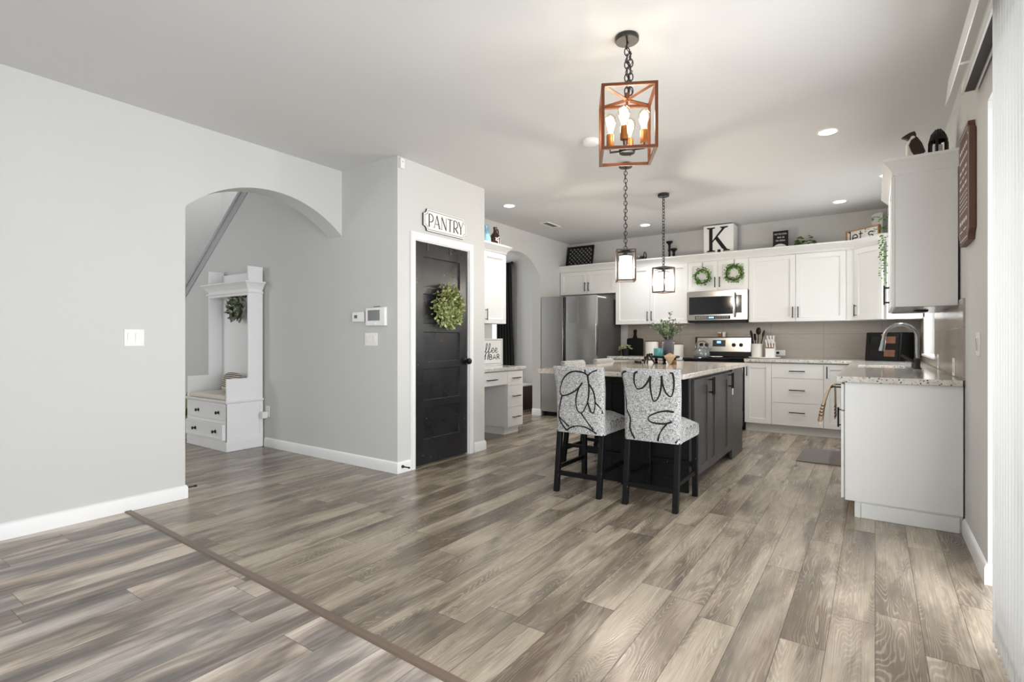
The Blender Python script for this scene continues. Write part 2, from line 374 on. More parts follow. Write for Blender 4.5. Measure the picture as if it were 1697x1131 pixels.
    def ribbon(s, pts, w, fn, m=0):
        """flat stroke in (u,v) mapped by fn(u,v)->xyz; w number or list"""
        k = len(pts); ws = w if isinstance(w, (list, tuple)) else [w] * k; vs = []
        for i in range(k):
            a = Vector(pts[max(0, i - 1)]); b = Vector(pts[min(k - 1, i + 1)]); d = b - a
            d = d.normalized() if d.length > 1e-9 else Vector((1, 0)); n = Vector((-d.y, d.x)) * ws[i] / 2; p = Vector(pts[i])
            vs += [fn(*(p + n)), fn(*(p - n))]
        return s.add(vs, [(2 * i, 2 * i + 1, 2 * i + 3, 2 * i + 2) for i in range(k - 1)], m)
    def leaf(s, p, d, nrm, L, w, m=0):
        d = d.normalized(); t = d.cross(nrm); t = t.normalized() if t.length > 1e-5 else d.orthogonal().normalized(); n = t.cross(d)
        p = Vector(p); vs = [p, p + d * L * .5 + t * w * .5 + n * w * .12, p + d * L + n * (-w * .1), p + d * L * .5 - t * w * .5 + n * w * .12, p + d * L * .45]
        return s.add(vs, [(0, 1, 4), (1, 2, 4), (2, 3, 4), (3, 0, 4)], m)
    def build(s, name, mats, parent=None, bevel=0.0, seg=2, weld=True, smooth=40, loc=None):
        me = bpy.data.meshes.new(name)
        me.from_pydata(s.v, [], s.f)
        for mt in (mats if isinstance(mats, (list, tuple)) else [mats]): me.materials.append(mt)
        me.polygons.foreach_set('material_index', s.mi)
        bm = bmesh.new(); bm.from_mesh(me)
        if weld: bmesh.ops.remove_doubles(bm, verts=bm.verts, dist=1e-5)
        bmesh.ops.recalc_face_normals(bm, faces=bm.faces)
        bm.to_mesh(me); bm.free()
        if smooth:
            me.polygons.foreach_set('use_smooth', [True] * len(me.polygons)); me.set_sharp_from_angle(angle=R(smooth))
        o = bpy.data.objects.new(name, me); COL.objects.link(o)
        if parent is not None: o.parent = parent
        if loc is not None: o.location = loc
        if bevel:
            b = o.modifiers.new('bevel', 'BEVEL'); b.width = bevel; b.segments = seg; b.limit_method = 'ANGLE'; b.angle_limit = R(40)
        return o

def thing(name, label, cat, loc=(0, 0, 0), rz=0.0, group=None):
    o = bpy.data.objects.new(name, None); COL.objects.link(o); o.empty_display_size = 0.05
    o.location = loc; o.rotation_euler = (0, 0, rz); o['label'] = label; o['category'] = cat
    if group: o['group'] = group
    return o
def tag(o, label, cat, group=None):
    o['label'] = label; o['category'] = cat
    if group: o['group'] = group
    return o
def struct(o): o['kind'] = 'structure'; return o
def dup(o, parent=None):
    c = o.copy(); COL.objects.link(c)
    if parent is not None: c.parent = parent
    for ch in list(o.children): dup(ch, c)
    return c
FX = lambda u, v, w: (w, u, v)      # plane x = w, u=y, v=z
FY = lambda u, v, w: (u, w, v)      # plane y = w, u=x, v=z
FZ = lambda u, v, w: (u, v, w)      # plane z = w
def arc(cx, cy, rx, ry, a0, a1, n): return [(cx + rx * math.cos(R(a0 + (a1 - a0) * i / n)), cy + ry * math.sin(R(a0 + (a1 - a0) * i / n))) for i in range(n + 1)]
def seg_arch(a, b, spring, apex, n=28):
    """arch points from (b,spring) over to (a,spring)"""
    hw = (b - a) / 2; rise = apex - spring; rad = (hw * hw + rise * rise) / (2 * rise); cz = apex - rad; t = math.degrees(math.asin(hw / rad))
    return [((a + b) / 2 + rad * math.sin(R(t - 2 * t * i / n)), cz + rad * math.cos(R(t - 2 * t * i / n))) for i in range(n + 1)]

# ================================================================== SETTING
# floors: the joint runs slightly askew under the transition strip
jy = lambda x: 1.425 - 0.0275 * (x + 4.12)
struct(MB().prism([(-9, jy(-9)), (0.6, jy(0.6)), (0.6, 8.0), (-9, 8.0)], FZ, -0.06, 0.0).build('floor', M['kfloor']))
struct(MB().prism([(-9, -3.2), (0.6, -3.2), (0.6, jy(0.6)), (-9, jy(-9))], FZ, -0.06, 0.0).build('floor.001', M['lfloor']))
a = jy(XL); b = jy(XR)
tr = MB(); tr.add([(XL, a - .022, 0), (XL, a - .016, .008), (XL, a + .016, .008), (XL, a + .022, 0), (XR, b - .022, 0), (XR, b - .016, .008), (XR, b + .016, .008), (XR, b + .022, 0)],
    [(0, 1, 2, 3), (7, 6, 5, 4), (0, 4, 5, 1), (1, 5, 6, 2), (2, 6, 7, 3)])
struct(tr.build('trim_1', M['strip']))
# ceiling over the main room and the dining room (the hall is open to the floor above)
cl = MB(); cl.plate([-9.0, XL - .2, 0.6], [-3.2, 4.25, 8.0], [[None, H], [H, H]], FZ, H + .12)
struct(cl.build('ceiling', M['ceil']))
struct(MB().box(-9, -1.2, 5.2, XL - .2, 4.25, 5.3).build('ceiling.001', M['ceil']))
# left wall with segmental arch into the hall
poly = [(-3.2, 0), (1.785, 0)] + [(y, z) for y, z in reversed(seg_arch(1.785, 3.15, 2.13, 2.40))] + [(3.15, 5.2), (-3.2, 5.2)]
struct(MB().prism(poly, FX, XL - .2, XL).build('wall_left', M['wall']))
# hall wall, its sloping top follows the stair
sl = lambda x: 2.80 + (x + 5.93) * 0.745
xt = XL - .2
poly = [(-8.6, 0), (XP - .11, 0), (XP - .11, H), (xt, H), (xt, sl(xt)), (-8.6, sl(-8.6))]
struct(MB().prism(poly, FY, YH, YH + .11).build('wall_hall', M['wall']))
# cap on the sloping wall
cp = MB(); dx = 1.0; nrm = Vector((-0.745, 0, 1)).normalized()
def capq(off): return [(x, sl(x) + off) for x in (-8.6, xt)]
lo = capq(0.0); hi = capq(0.045)
cp.prism([lo[0], lo[1], hi[1], hi[0]], FY, YH - .03, YH + .14)
cp.prism([(lo[0][0], lo[0][1] - .10), (lo[1][0], lo[1][1] - .10), (lo[1][0], lo[1][1]), (lo[0][0], lo[0][1])], FY, YH - .012, YH)
struct(cp.build('trim_2', mat('stair_cap', (178, 179, 182), 0.4)))
# hall enclosure
struct(MB().box(-8.72, -1.2, 0, -8.6, 4.4, 5.2).build('wall_entry', M['wall']))
struct(MB().box(-8.6, 4.25, 0, xt, 4.37, 5.2).build('wall_stairwell', M['wall']))
struct(MB().box(-8.6, -1.32, 0, xt, -1.2, 5.2).build('wall_hall_front', M['wall']))
struct(MB().box(xt, 3.26, H, xt + .12, 4.25, 5.2).build('wall_stair_end', M['wall']))
wf = MB(); wf.plate([1.9, 2.0, 3.0, 3.1], [1.15, 1.25, 2.18, 2.32], [[-8.57] * 3, [-8.57, None, -8.57], [-8.57] * 3], FX, -8.6)
wf.box(-8.6, 1.86, 2.32, -8.54, 3.14, 2.35)
window = struct(wf.build('window_2', M['trim']))
struct(MB().box(-8.597, 2.0, 1.25, -8.59, 3.0, 2.18).build('pane', M['glass'], window))
# pantry walls
poly = [(YH, 0), (3.354, 0), (3.354, 2.055), (4.115, 2.055), (4.115, 0), (YPE, 0), (YPE, H), (YH, H)]
struct(MB().prism(poly, FX, XP - .11, XP).build('wall_pantry', M['wall']))
struct(MB().box(xt, YPE - .11, 0, XP - .11, YPE, H).build('wall_pantry_back', M['wall']))
# kitchen left wall with arch to the dining room
poly = [(YPE - .11, 0), (5.60, 0)] + [(y, z) for y, z in reversed(seg_arch(5.60, 6.815, 2.12, 2.42))] + [(6.815, 0), (YB, 0), (YB, H), (YPE - .11, H)]
struct(MB().prism(poly, FX, XK - .14, XK).build('wall_kitchen_left', M['wall']))
struct(MB().plate([-9, -6.95, -5.61, 0.6], [0, .85, 2.36, H], [[YB] * 3, [YB, None, YB], [YB] * 3], FY, YB + .12).build('wall_back', M['wall']))
wd = MB(); wd.plate([-6.95, -6.90, -6.30, -6.26, -5.66, -5.61], [.85, .90, 2.31, 2.36], [[YB + .05] * 5, [YB + .05, None, YB + .05, None, YB + .05], [YB + .05] * 5], FY, YB + .10)
o = struct(wd.build('window_4', M['trim']))
for p in ((-6.90, -6.30), (-6.26, -5.66)): struct(MB().box(p[0], YB + .07, .90, p[1], YB + .076, 2.31).build('pane', M['glass'], o))
struct(MB().box(-9, 4.25, 0, -8.9, YB, H).build('wall_dining', M['wall']))
struct(MB().box(-9, 4.372, 0, XK - .14, 4.40, H).build('wall_dining_front', M['wall']))
# right wall: sliding-door opening and sink window
ws = MB()
us = [-3.2, -0.6, 3.31, 5.87, 7.12, YB]; vs = [0, 1.0, 2.05, 2.28, H]
T = XR
ws.plate(us, vs, [[T, None, T, T, T], [T, None, T, None, T], [T, None, T, T, T], [T, T, T, T, T]], FX, XR + .16)
struct(ws.build('wall_right', M['wall']))
wr = MB(); wr.plate([-4.334, -3.8, -0.6, 0.6], [0, 0.6, 2.3, H], [[-3.0] * 3, [-3.0, None, -3.0], [-3.0] * 3], FY, -3.16)
struct(wr.build('wall_rear', M['wall']))
# windows
def window_unit(name, y0, y1, z0, z1, x, mull):
    mb = MB(); t = .05; us = [y0, y0 + t]
    for mm in mull: us += [mm - .025, mm + .025]
    us += [y1 - t, y1]; n = len(us) - 1
    row = [x if i % 2 == 0 else None for i in range(n)]
    mb.plate(us, [z0, z0 + t, z1 - t, z1], [[x] * n, row, [x] * n], FX, x + .05)
    o = struct(mb.build(name, M['trim'], bevel=.004))
    for i in range(n):
        if i % 2: struct(MB().box(x + .022, us[i], z0 + t, x + .028, us[i + 1], z1 - t).build('pane', M['glass'], o))
    return o
window_unit('window_1', 5.87, 7.12, 1.0, 2.05, XR + .08, [6.495])
struct(MB().box(XR - .025, 5.80, 0.985, XR + .08, 7.16, 1.005).build('trim_window_sill', M['trim'], bevel=.003))
window_unit('door_2', -0.6, 3.31, 0.0, 2.28, XR + .10, [0.7, 2.0])
wr2 = MB(); wr2.plate([-3.8, -3.74, -2.23, -2.17, -0.66, -0.6], [0.6, 0.66, 2.24, 2.3], [[-3.06] * 5, [-3.06, None, -3.06, None, -3.06], [-3.06] * 5], FY, -3.1)
o = struct(wr2.build('window_3', M['trim']))
for p in ((-3.74, -2.23), (-2.17, -.66)): struct(MB().box(p[0], -3.085, .66, p[1], -3.08, 2.24).build('pane', M['glass'], o))
# backsplash tile
bs = MB(); bs.box(-3.17, YB - .010, .914, XR, YB, 1.40); struct(bs.build('trim_backsplash', M['tilex']))
bs = MB(); bs.plate([4.06, 5.80, 5.87, 7.12, YB - .01], [.914, .985, 1.0, 1.40], [[XR - .010] * 4, [XR - .010, None, None, XR - .01], [XR - .010, XR - .01, None, XR - .010]], FX, XR)
struct(bs.build('trim_backsplash.001', M['tiley']))
# baseboards
BP = [(0, 0), (.014, 0), (.014, .078), (.010, .088), (.004, .096), (0, .098)]
def base(name, path): struct(MB().sweep(path, BP).build(name, M['trim']))
base('baseboard_left', [(XL, -3.0), (XL, 1.785), (XL - .2, 1.785)])
base('baseboard_hall', [(-6.9, YH), (-6.35, YH)])
base('baseboard_hall.001', [(-5.44, YH), (XP, YH), (XP, 3.30)])
base('baseboard_pantry', [(XP, 4.197), (XP, YPE), (XP - .2, YPE)])
base('baseboard_kitchen_left', [(XK - .14, 6.815), (XK, 6.815), (XK, 6.83)])
base('baseboard_right', [(XR, 4.07), (XR, 3.31), (XR + .09, 3.31)])
base('baseboard_entry', [(-8.6, 0.0), (-8.6, 3.1)])
# pantry casing
cs = MB()
cs.plate([3.298, 3.354, 4.115, 4.171], [0, 2.055, 2.122], [[XP + .016, None, XP + .016], [XP + .016] * 3], FX, XP)
cs.plate([3.305, 3.345, 4.124, 4.164], [0, 2.064, 2.114], [[XP + .022, None, XP + .022], [XP + .022] * 3], FX, XP + .015)
struct(cs.build('trim_3', M['trim'], bevel=.003))
jb = MB(); jb.plate([3.354, 3.362, 4.107, 4.115], [0, 2.047, 2.055], [[XP, None, XP], [XP] * 3], FX, XP - .11)
struct(jb.build('trim_4', M['trim']))

# pantry door, five recessed panels
D0, D1, DZ0, DZ1 = 3.364, 4.105, 0.012, 2.044; xf = XP - .012
zs = [DZ0]; pan = [(0.30, 0.62), (0.74, 1.03), (1.15, 1.405), (1.50, 1.745)]
pan = [(0.235, 0.52), (0.625, 0.905), (1.005, 1.285), (1.385, 1.56), (1.645, 1.915)]
pan = [(0.24, 0.53), (0.60, 0.885), (0.955, 1.225), (1.305, 1.575), (1.645, 1.915)]
zs = [DZ0] + [z for p in pan for z in p] + [DZ1]
us = [D0, D0 + .115, D1 - .115, D1]
hh = [[xf, (xf - .017 if j % 2 else xf), xf] for j in range(len(zs) - 1)]
door = struct(MB().plate(us, zs, hh, FX, xf - .035).build('door_1', M['door'], bevel=.003))
kn = MB(); X = Matrix.Translation((xf, 4.068, .94)) @ Matrix.Rotation(R(90), 4, 'Y')
kn.lathe([(.001, 0), (.033, 0), (.033, .006), (.014, .012), (.012, .03), (.026, .04), (.032, .055), (.028, .068), (.012, .075), (.001, .076)], 24, X=X)
struct(kn.build('knob', M['black'], door))
for z in (0.32, 1.10, 1.87):
    hg = MB(); hg.tube([(XP + .002, 3.357, z - .045), (XP + .002, 3.357, z + .045)], .007, 10); hg.box(XP - .011, 3.358, z - .045, XP + .0, 3.375, z + .045)
    struct(hg.build('hinge', M['bronze2'], door))

# ================================================================== SMALL BUILDING BLOCKS
def shaker(us0, us1, z0, z1, fn, front, thick=.02, rail=.06, rec=.012):
    mb = MB()
    if us1 - us0 < 2.6 * rail or z1 - z0 < 2.6 * rail:
        mb.plate([us0, us1], [z0, z1], [[front]], fn, front + thick)
    else:
        mb.plate([us0, us0 + rail, us1 - rail, us1], [z0, z0 + rail, z1 - rail, z1], [[front] * 3, [front, front + rec, front], [front] * 3], fn, front + thick)
    return mb
def handle(cx, cz, y, L, vertical, parent, m='black', t=.011, out=.032):
    mb = MB(); h = L / 2; q = h * .78
    if vertical:
        mb.tube([(cx, y - out, cz - h), (cx, y - out, cz + h)], t / 2 * 1.1, 8)
        for s in (-q, q): mb.tube([(cx, y, cz + s), (cx, y - out, cz + s)], t * .4, 8)
    else:
        mb.tube([(cx - h, y - out, cz), (cx + h, y - out, cz)], t / 2 * 1.1, 8)
        for s in (-q, q): mb.tube([(cx + s, y, cz), (cx + s, y - out, cz)], t * .4, 8)
    return mb.build('handle', M[m], parent)
def cabinet(name, label, loc, rz, w, d, z0, z1, fronts, mtl='cab', toe=0.0, group=None, kick=None, cat='cabinet', hlen=.14, body_top=None):
    """local x across, front at y=0 (facing -y), depth to y=d.  fronts: (kind,x0,x1,z0,z1,handle)"""
    t = thing(name, label, cat, loc, rz, group)
    mb = MB(); mb.box(0, .021, z0 + toe, w, d, body_top or z1); mb.build('body', M[mtl], t, bevel=.0015)
    if toe: MB().box(0 if kick is None else kick[0], .075, z0, w if kick is None else w - kick[1], d, z0 + toe).build('toe_kick', M[mtl], t)
    for f in fronts:
        kind, x0, x1, a, b, hd = f[:6]; g = .0017
        mb = shaker(x0 + g, x1 - g, a + g, b - g, FY, 0.0) if kind in ('door', 'shdrawer') else MB().plate([x0 + g, x1 - g], [a + g, b - g], [[0.0]], FY, .02)
        o = mb.build('door' if kind == 'door' else 'drawer', M[mtl], t, bevel=.0018)
        if hd:
            hx, hz, vert = hd; handle(hx, hz, 0, hlen, vert, o)
    return t

# ================================================================== KITCHEN CABINETS, back run
YU = YB - .35      # front of upper doors
YLW = YB - .63     # front of lower doors
UP0, UP1 = 1.385, 2.25
G1 = 'white wall cabinets over the back counter'
def upper(label, x0, x1, z0, split, depth=.349, hz=None):
    w = x1 - x0; s = split - x0; hz = z0 + .115 if hz is None else hz
    return cabinet('wall_cabinet', label, (x0, YU, 0), 0, w, depth, z0, UP1,
        [('door', 0, s, z0, UP1 - .02, (s - .03, hz, True)), ('door', s, w, z0, UP1 - .02, (s + .03, hz, True))], group=G1)
upper('short white two-door wall cabinet above the fridge', XK + .012, -3.235, 1.87, -3.71)
upper('tall white two-door wall cabinet between fridge and microwave', -3.235, -2.152, UP0, -2.70)
upper('short white two-door wall cabinet above the microwave, wreath on each door', -2.152, -1.366, 1.82, -1.755)
upper('tall white two-door wall cabinet right of the microwave', -1.366, -.285, UP0, -.82)
# corner cabinet with a diagonal door
t = thing('corner_cabinet', 'white diagonal corner wall cabinet with one narrow shaker door', 'cabinet', (0, 0, 0))
cx0, cy0, cx1, cy1 = -.283, YU + .02, .087, 7.16
mb = MB(); mb.prism([(cx0, YB - .012), (cx0, cy0), (-.20, cy0), (cx1 + .02, cy1 + .03), (cx1 + .02, cy1), (XR - .012, cy1), (XR - .012, YB - .012)], FZ, UP0, UP1); mb.build('body', M['cab'], t)
dv = Vector((cx1 - (-.20), cy1 - cy0)); Ld = dv.length; ang = math.atan2(dv.y, dv.x)
dm = shaker(.012, Ld - .012, UP0 + .002, UP1 - .022, FY, -.02).build('door', M['cab'], t, bevel=.0018)
dm.location = (-.20, cy0, 0); dm.rotation_euler = (0, 0, ang)
handle(.045, UP0 + .115, -.02, .14, True, dm)
# right-wall end cabinet above the peninsula
t = cabinet('wall_cabinet', 'tall white wall cabinet on the right wall with its plain end panel towards the room', (.087, 5.30, 0), R(-90), 1.035, .338, 1.37, UP1,
    [('door', 0, .515, 1.37, UP1 - .02, (.485, 1.485, True)), ('door', .52, 1.035, 1.37, UP1 - .02, (.55, 1.485, True))])
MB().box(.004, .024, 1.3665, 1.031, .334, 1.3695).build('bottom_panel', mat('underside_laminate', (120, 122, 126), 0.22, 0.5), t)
# puck light under the end cabinet
pk = MB(); pk.lathe([(.001, 0), (.045, 0), (.04, -.012), (.03, -.016), (.001, -.016)], 20); o = pk.build('puck_light', M['black'], None, loc=(.27, 4.75, 1.3662))
tag(o, 'small dark round puck light under the right-hand wall cabinet', 'light')
# crown moulding along the uppers
CP = [(0, 2.235), (.008, 2.235), (.012, 2.262), (.03, 2.285), (.05, 2.31), (.058, 2.318), (.058, 2.335), (0, 2.335)]
struct(MB().sweep([(XK + .003, YU + .015), (-.20, YU + .015), (cx1 + .01, cy1), (XR - .003, cy1)], CP).build('trim_crown', M['cab']))
struct(MB().sweep([(XR - .003, 5.30), (.10, 5.30), (.10, 4.268), (XR - .003, 4.268)], CP).build('trim_crown.001', M['cab']))

# lowers, back run
LZ0, LZ1 = 0.0, .876
cabinet('base_cabinet', 'white base cabinet left of the stove beside the fridge', (-3.225, YLW, 0), 0, 1.09, .62, 0, LZ1,
    [('door', 0, .545, .11, .68, (.515, .60, True)), ('door', .545, 1.09, .11, .68, (.575, .60, True)), ('drawer', 0, .545, .68, .865, (.27, .77, False)), ('drawer', .545, 1.09, .68, .865, (.82, .77, False))], toe=.105)
cabinet('base_cabinet', 'white narrow base cabinet with one shaker door right of the stove', (-1.362, YLW, 0), 0, .31, .62, 0, LZ1,
    [('door', 0, .31, .11, .865, (.032, .77, True))], toe=.105)
cabinet('base_cabinet', 'white base cabinet with three wide drawers', (-1.052, YLW, 0), 0, .555, .62, 0, LZ1,
    [('drawer', 0, .555, .11, .385, (.28, .275, False)), ('drawer', 0, .555, .385, .685, (.28, .545, False)), ('drawer', 0, .555, .685, .865, (.28, .775, False))], toe=.105, hlen=.17)
cabinet('base_cabinet', 'white corner base cabinet behind the peninsula with a vertical handle', (-.497, YLW, 0), 0, .335, .62, 0, LZ1,
    [('door', 0, .33, .11, .865, (.035, .77, True))], toe=.105)
# right run, local x runs towards the room
def runcab(label, y_far, y_near, fronts, kick=None, cat='cabinet', bt=None):
    return cabinet('base_cabinet', label, (-.185, y_far, 0), R(-90), y_far - y_near, .615, 0, LZ1, fronts, toe=.105, kick=kick, body_top=bt)
runcab('white base cabinet under the sink window with two doors', 7.14, 5.15, [('drawer', 0, .45, .11, .865, None), ('door', .45, 1.22, .11, .865, (1.18, .77, True)), ('door', 1.22, 1.99, .11, .865, (1.26, .77, True))], bt=.665)
pen = runcab('white peninsula end base cabinet with a plain end panel and a towel on its drawer', 5.145, 4.085,
    [('door', 0, .53, .11, .685, (.04, .6, True)), ('door', .53, 1.06, .11, .685, (.72, .60, True)), ('drawer', 0, .53, .69, .865, (.27, .83, False)), ('drawer', .53, 1.06, .69, .865, None)], kick=(0, 0))
hb = MB(); hb.tube([(.72, -.055, .835), (1.0, -.055, .835)], .007, 10); hb.tube([(.74, 0, .835), (.74, -.055, .835)], .005, 8); hb.tube([(.98, 0, .835), (.98, -.055, .835)], .005, 8)
hb.build('towel_bar', M['black'], pen)
MB().box(1.06, .022, .105, 1.075, .615, .876).build('end_panel', M['cab'], pen, bevel=.002)
MB().box(1.06, .11, .0, 1.07, .60, .092).build('base_trim', M['cab'], pen, bevel=.003)

# countertops
def counter_L():
    mb = MB(); z0, z1 = .877, .914
    us = [-1.362, -.21, -.125, .215, XR - .011]; vs = [4.045, 5.50, 6.0, YLW - .03, YB - .011]
    h = [[None, z1, z1, z1], [None, z1, None, z1], [None, z1, z1, z1], [z1, z1, z1, z1]]
    mb.plate(us, vs, h, FZ, z0)
    return mb
t = counter_L().build('countertop', M['granite'], bevel=.004); tag(t, 'speckled light granite worktop along sink wall and corner', 'countertop')
t = MB().box(-3.235, YLW - .03, .877, -2.136, YB - .011, .914).build('countertop', M['granite'], bevel=.004); tag(t, 'short speckled granite worktop between fridge and stove', 'countertop')
# sink
sk = MB(); sk.plate([-.125, -.11, .20, .215], [5.50, 5.515, 5.985, 6.0], [[.876] * 3, [.876, .70, .876], [.876] * 3], FZ, .69)
o = sk.build('kitchen_sink', M['ceramic'], bevel=.003); tag(o, 'white undermount sink set in the granite worktop', 'sink')
# faucet
t = thing('faucet', 'brushed steel gooseneck faucet beside the sink', 'faucet', (.285, 5.44, .914), R(-14))
fb = MB(); fb.lathe([(.001, 0), (.029, 0), (.029, .008), (.022, .014), (.022, .065), (.026, .07), (.026, .082), (.018, .09), (.001, .09)], 20); fb.build('base', M['gunmetal'], t)
path = [(0, 0, .085), (0, 0, .255)] + [(-.115 + .115 * math.cos(R(a)), 0, .255 + .115 * math.sin(R(a))) for a in range(10, 171, 16)] + [(-.236, 0, .22)]
MB().tube(path, .0145, 12).build('neck', M['chrome'], t)
sp = MB(); sp.tube([(-.234, 0, .235), (-.238, 0, .20), (-.248, 0, .145)], [.0165, .019, .022], 14); sp.build('spray_head', M['chrome'], t)
lv = MB(); lv.tube([(-.018, 0, .055), (-.05, -.01, .075), (-.10, -.025, .11)], [.013, .010, .009], 10); lv.build('lever', M['gunmetal'], t)
t = thing('soap_dispenser', 'short dark soap dispenser behind the faucet', 'dispenser', (.27, 5.60, .914))
MB().lathe([(.001, 0), (.018, 0), (.016, .04), (.008, .045), (.008, .06), (.001, .06)], 14).build('pump', M['gunmetal'], t)
MB().tube([(0, 0, .055), (-.05, 0, .06), (-.07, 0, .05)], .005, 8).build('spout', M['gunmetal'], t)

# coffee station: desk and wall cabinet on the kitchen left wall (local x = +y)
cabinet('wall_cabinet', 'white wall cabinet over the desk with two jugs on top', (XK + .345, 4.50, 0), R(90), .935, .333, 1.355, UP1,
    [('door', 0, .465, 1.355, 2.23, None), ('door', .465, .935, 1.355, 2.23, (.505, 1.46, True))])
struct(MB().sweep([(XK + .003, 4.48), (XK + .34, 4.48), (XK + .34, 5.437), (XK + .003, 5.437)], CP).build('trim_crown.002', M['cab']))
XD = -3.63
cabinet('desk_pedestal', 'white three-drawer desk pedestal under the coffee bar top', (XD, 5.15, 0), R(90), .33, .55, 0, .785,
    [('drawer', 0, .33, .098, .335, (.165, .215, False)), ('drawer', 0, .33, .335, .60, (.165, .47, False)), ('drawer', 0, .33, .60, .775, (.165, .69, False))], toe=.095, kick=(.03, 0), hlen=.16, cat='drawers')
t = thing('coffee_desk', 'white coffee desk section with one wide drawer over an open knee space', 'desk', (XD, 4.39, 0), R(90))
MB().box(0, .021, .63, .755, .5, .78).build('body', M['cab'], t)
o = MB().plate([.002, .755], [.62, .775], [[0.0]], FY, .02).build('front', M['cab'], t, bevel=.002); handle(.42, .69, 0, .20, False, o)
MB().box(0, .03, 0, .018, .55, .785).build('side_panel', M['cab'], t)
t = MB().box(XK + .002, YPE + .004, .787, -3.595, 5.505, .827).build('countertop', M['granite'], bevel=.004); tag(t, 'low speckled granite desk top holding the coffee sign', 'countertop')

# ================================================================== ISLAND
t = thing('kitchen_island', 'dark espresso kitchen island cabinet with two pairs of doors', 'island', (-1.13, 4.01, 0), 0)
IX0, IL = -.72, 1.81
mb = MB(); mb.box(IX0, 0.0, .0, -.021, IL, .877); 
body = MB(); body.box(IX0, 0, .09, -.021, IL, .876); body.build('body', M['island'], t, bevel=.002)
MB().box(IX0 + .02, .02, 0, -.075, IL - .02, .09).build('toe_kick', M['island'], t)
FI = lambda u, v, w: (w, u, v)
def idoor(y0, y1, hy):
    g = .002; rail = .062; f = 0.0; r = -.009
    mb = MB(); mb.plate([y0 + g, y0 + rail, y1 - rail, y1 - g], [.10, .10 + rail, .85 - rail, .85], [[f] * 3, [f, r, f], [f] * 3], FI, -.02)
    o = mb.build('door', M['island'], t, bevel=.0018)
    hm = MB(); hm.tube([(.034, hy, .70), (.034, hy, .845)], .006, 8)
    for z in (.72, .825): hm.tube([(0, hy, z), (.034, hy, z)], .0045, 8)
    hm.build('handle', M['black'], o)
idoor(.06, .505, .478); idoor(.505, .74, .532); idoor(.74, 1.205, 1.178); idoor(1.205, 1.33, 1.232)
MB().box(-.021, 1.335, .0, 0.0, IL, .876).build('end_panel', M['island'], t, bevel=.002)
fp = MB(); fp.plate([IX0, IX0 + .07, -.40, -.33, -.09, -.021], [.0, .11, .80, .876], [[-.018] * 5, [-.018, -.006, -.018, -.006, -.018], [-.018] * 5], lambda u, v, w: (u, w, v), 0.0)
fp.build('front_panel', M['blackmatte'], t, bevel=.002)
ou = MB(); ou.box(.0, 1.328, .625, .006, 1.36, .735)
o = ou.build('outlet_plate', M['white'], None, bevel=.002, loc=(-1.13, 4.01, 0)); tag(o, 'white outlet plate on the side of the dark island', 'outlet')
t = MB().box(-2.29, 3.66, .877, -1.088, 5.895, .914).build('countertop', M['granite_isl'], bevel=.006, seg=3); tag(t, 'beige granite island top with four stools around it', 'countertop')

# ================================================================== APPLIANCES
t = thing('refrigerator', 'stainless side-by-side refrigerator with dark grey side', 'refrigerator', (-4.19, 6.83, 0))
MB().box(.0, .085, .03, .915, .90, 1.77).build('body', M['fridge_side'], t, bevel=.006)
def fdoor(x0, x1):
    mb = MB(); n = 10; poly = [(x0, .07)] + [(x0 + (x1 - x0) * i / n, -.012 * math.sin(math.pi * i / n)) for i in range(n + 1)] + [(x1, .07)]
    mb.prism(poly, FZ, .07, 1.80); mb.build('door', M['steel'], t, bevel=.003)
fdoor(0, .378); fdoor(.428, .915)
MB().box(.378, .03, .07, .428, .075, 1.79).build('handle_recess', M['gloss'], t)
MB().box(.03, .06, .0, .885, .85, .068).build('grille', M['blackmatte'], t)
pb = MB(); pb.plate([.45, .452, .638, .64], [1.40, 1.402, 1.738, 1.74], [[-.018] * 3, [-.018] * 3, [-.018] * 3], FY, -.0145); 
o = pb.build('planner_board', M['glass'], None, loc=(-4.19, 6.83, 0)); tag(o, 'clear acrylic planner board on the right fridge door', 'board')
o = MB().box(-3.62, 7.0, 1.771, -3.33, 7.30, 1.80).build('paper_stack', M['print'], bevel=.002); tag(o, 'flat stack of white papers lying on the refrigerator', 'papers')

t = thing('microwave', 'stainless over-range microwave with dark window', 'microwave', (-2.148, YB - .41, 0))
w = .78
MB().box(0, .03, 1.405, w, .395, 1.815).build('body', M['blackmatte'], t, bevel=.004)
mb = MB(); mb.plate([0, .035, .60, .615, .725, w], [1.42, 1.49, 1.50, 1.735, 1.815], [[0.0] * 5, [0.0] * 5, [0, .004, 0, .004, 0], [0.0] * 5], FY, .03); mb.build('door', M['steel2'], t, bevel=.004)
wn = MB(); wn.plate([.03, .605], [1.5, 1.74], [[-.001]], FY, .006); wn.build('window', M['gloss'], t)
wn = MB(); wn.plate([.64, .71], [1.51, 1.75], [[-.001]], FY, .006); wn.build('side_window', M['gloss'], t)
cpn = MB(); cpn.plate([.11, .57], [1.432, 1.478], [[-.002]], FY, .003); o = cpn.build('control_panel', M['gloss'], t)
MB().plate([.29, .36], [1.445, 1.468], [[-.0035]], FY, -.0015).build('display', M['lcd'], o)
bt = MB()
for i in range(8):
    for j in range(2): bt.plate([.125 + i * .02, .136 + i * .02], [1.442 + j * .018, 1.45 + j * .018], [[-.003]], FY, -.0015)
for i in range(8):
    for j in range(2): bt.plate([.38 + i * .022, .39 + i * .022], [1.442 + j * .018, 1.448 + j * .018], [[-.003]], FY, -.0015)
o2 = bt.build('buttons', M['print'], o); o2['kind'] = 'stuff'
hn = MB(); hn.tube([(.628, 0, 1.78), (.628, -.03, 1.765), (.628, -.042, 1.62), (.628, -.03, 1.475), (.628, 0, 1.46)], .011, 10); hn.build('handle', M['steel2'], t)
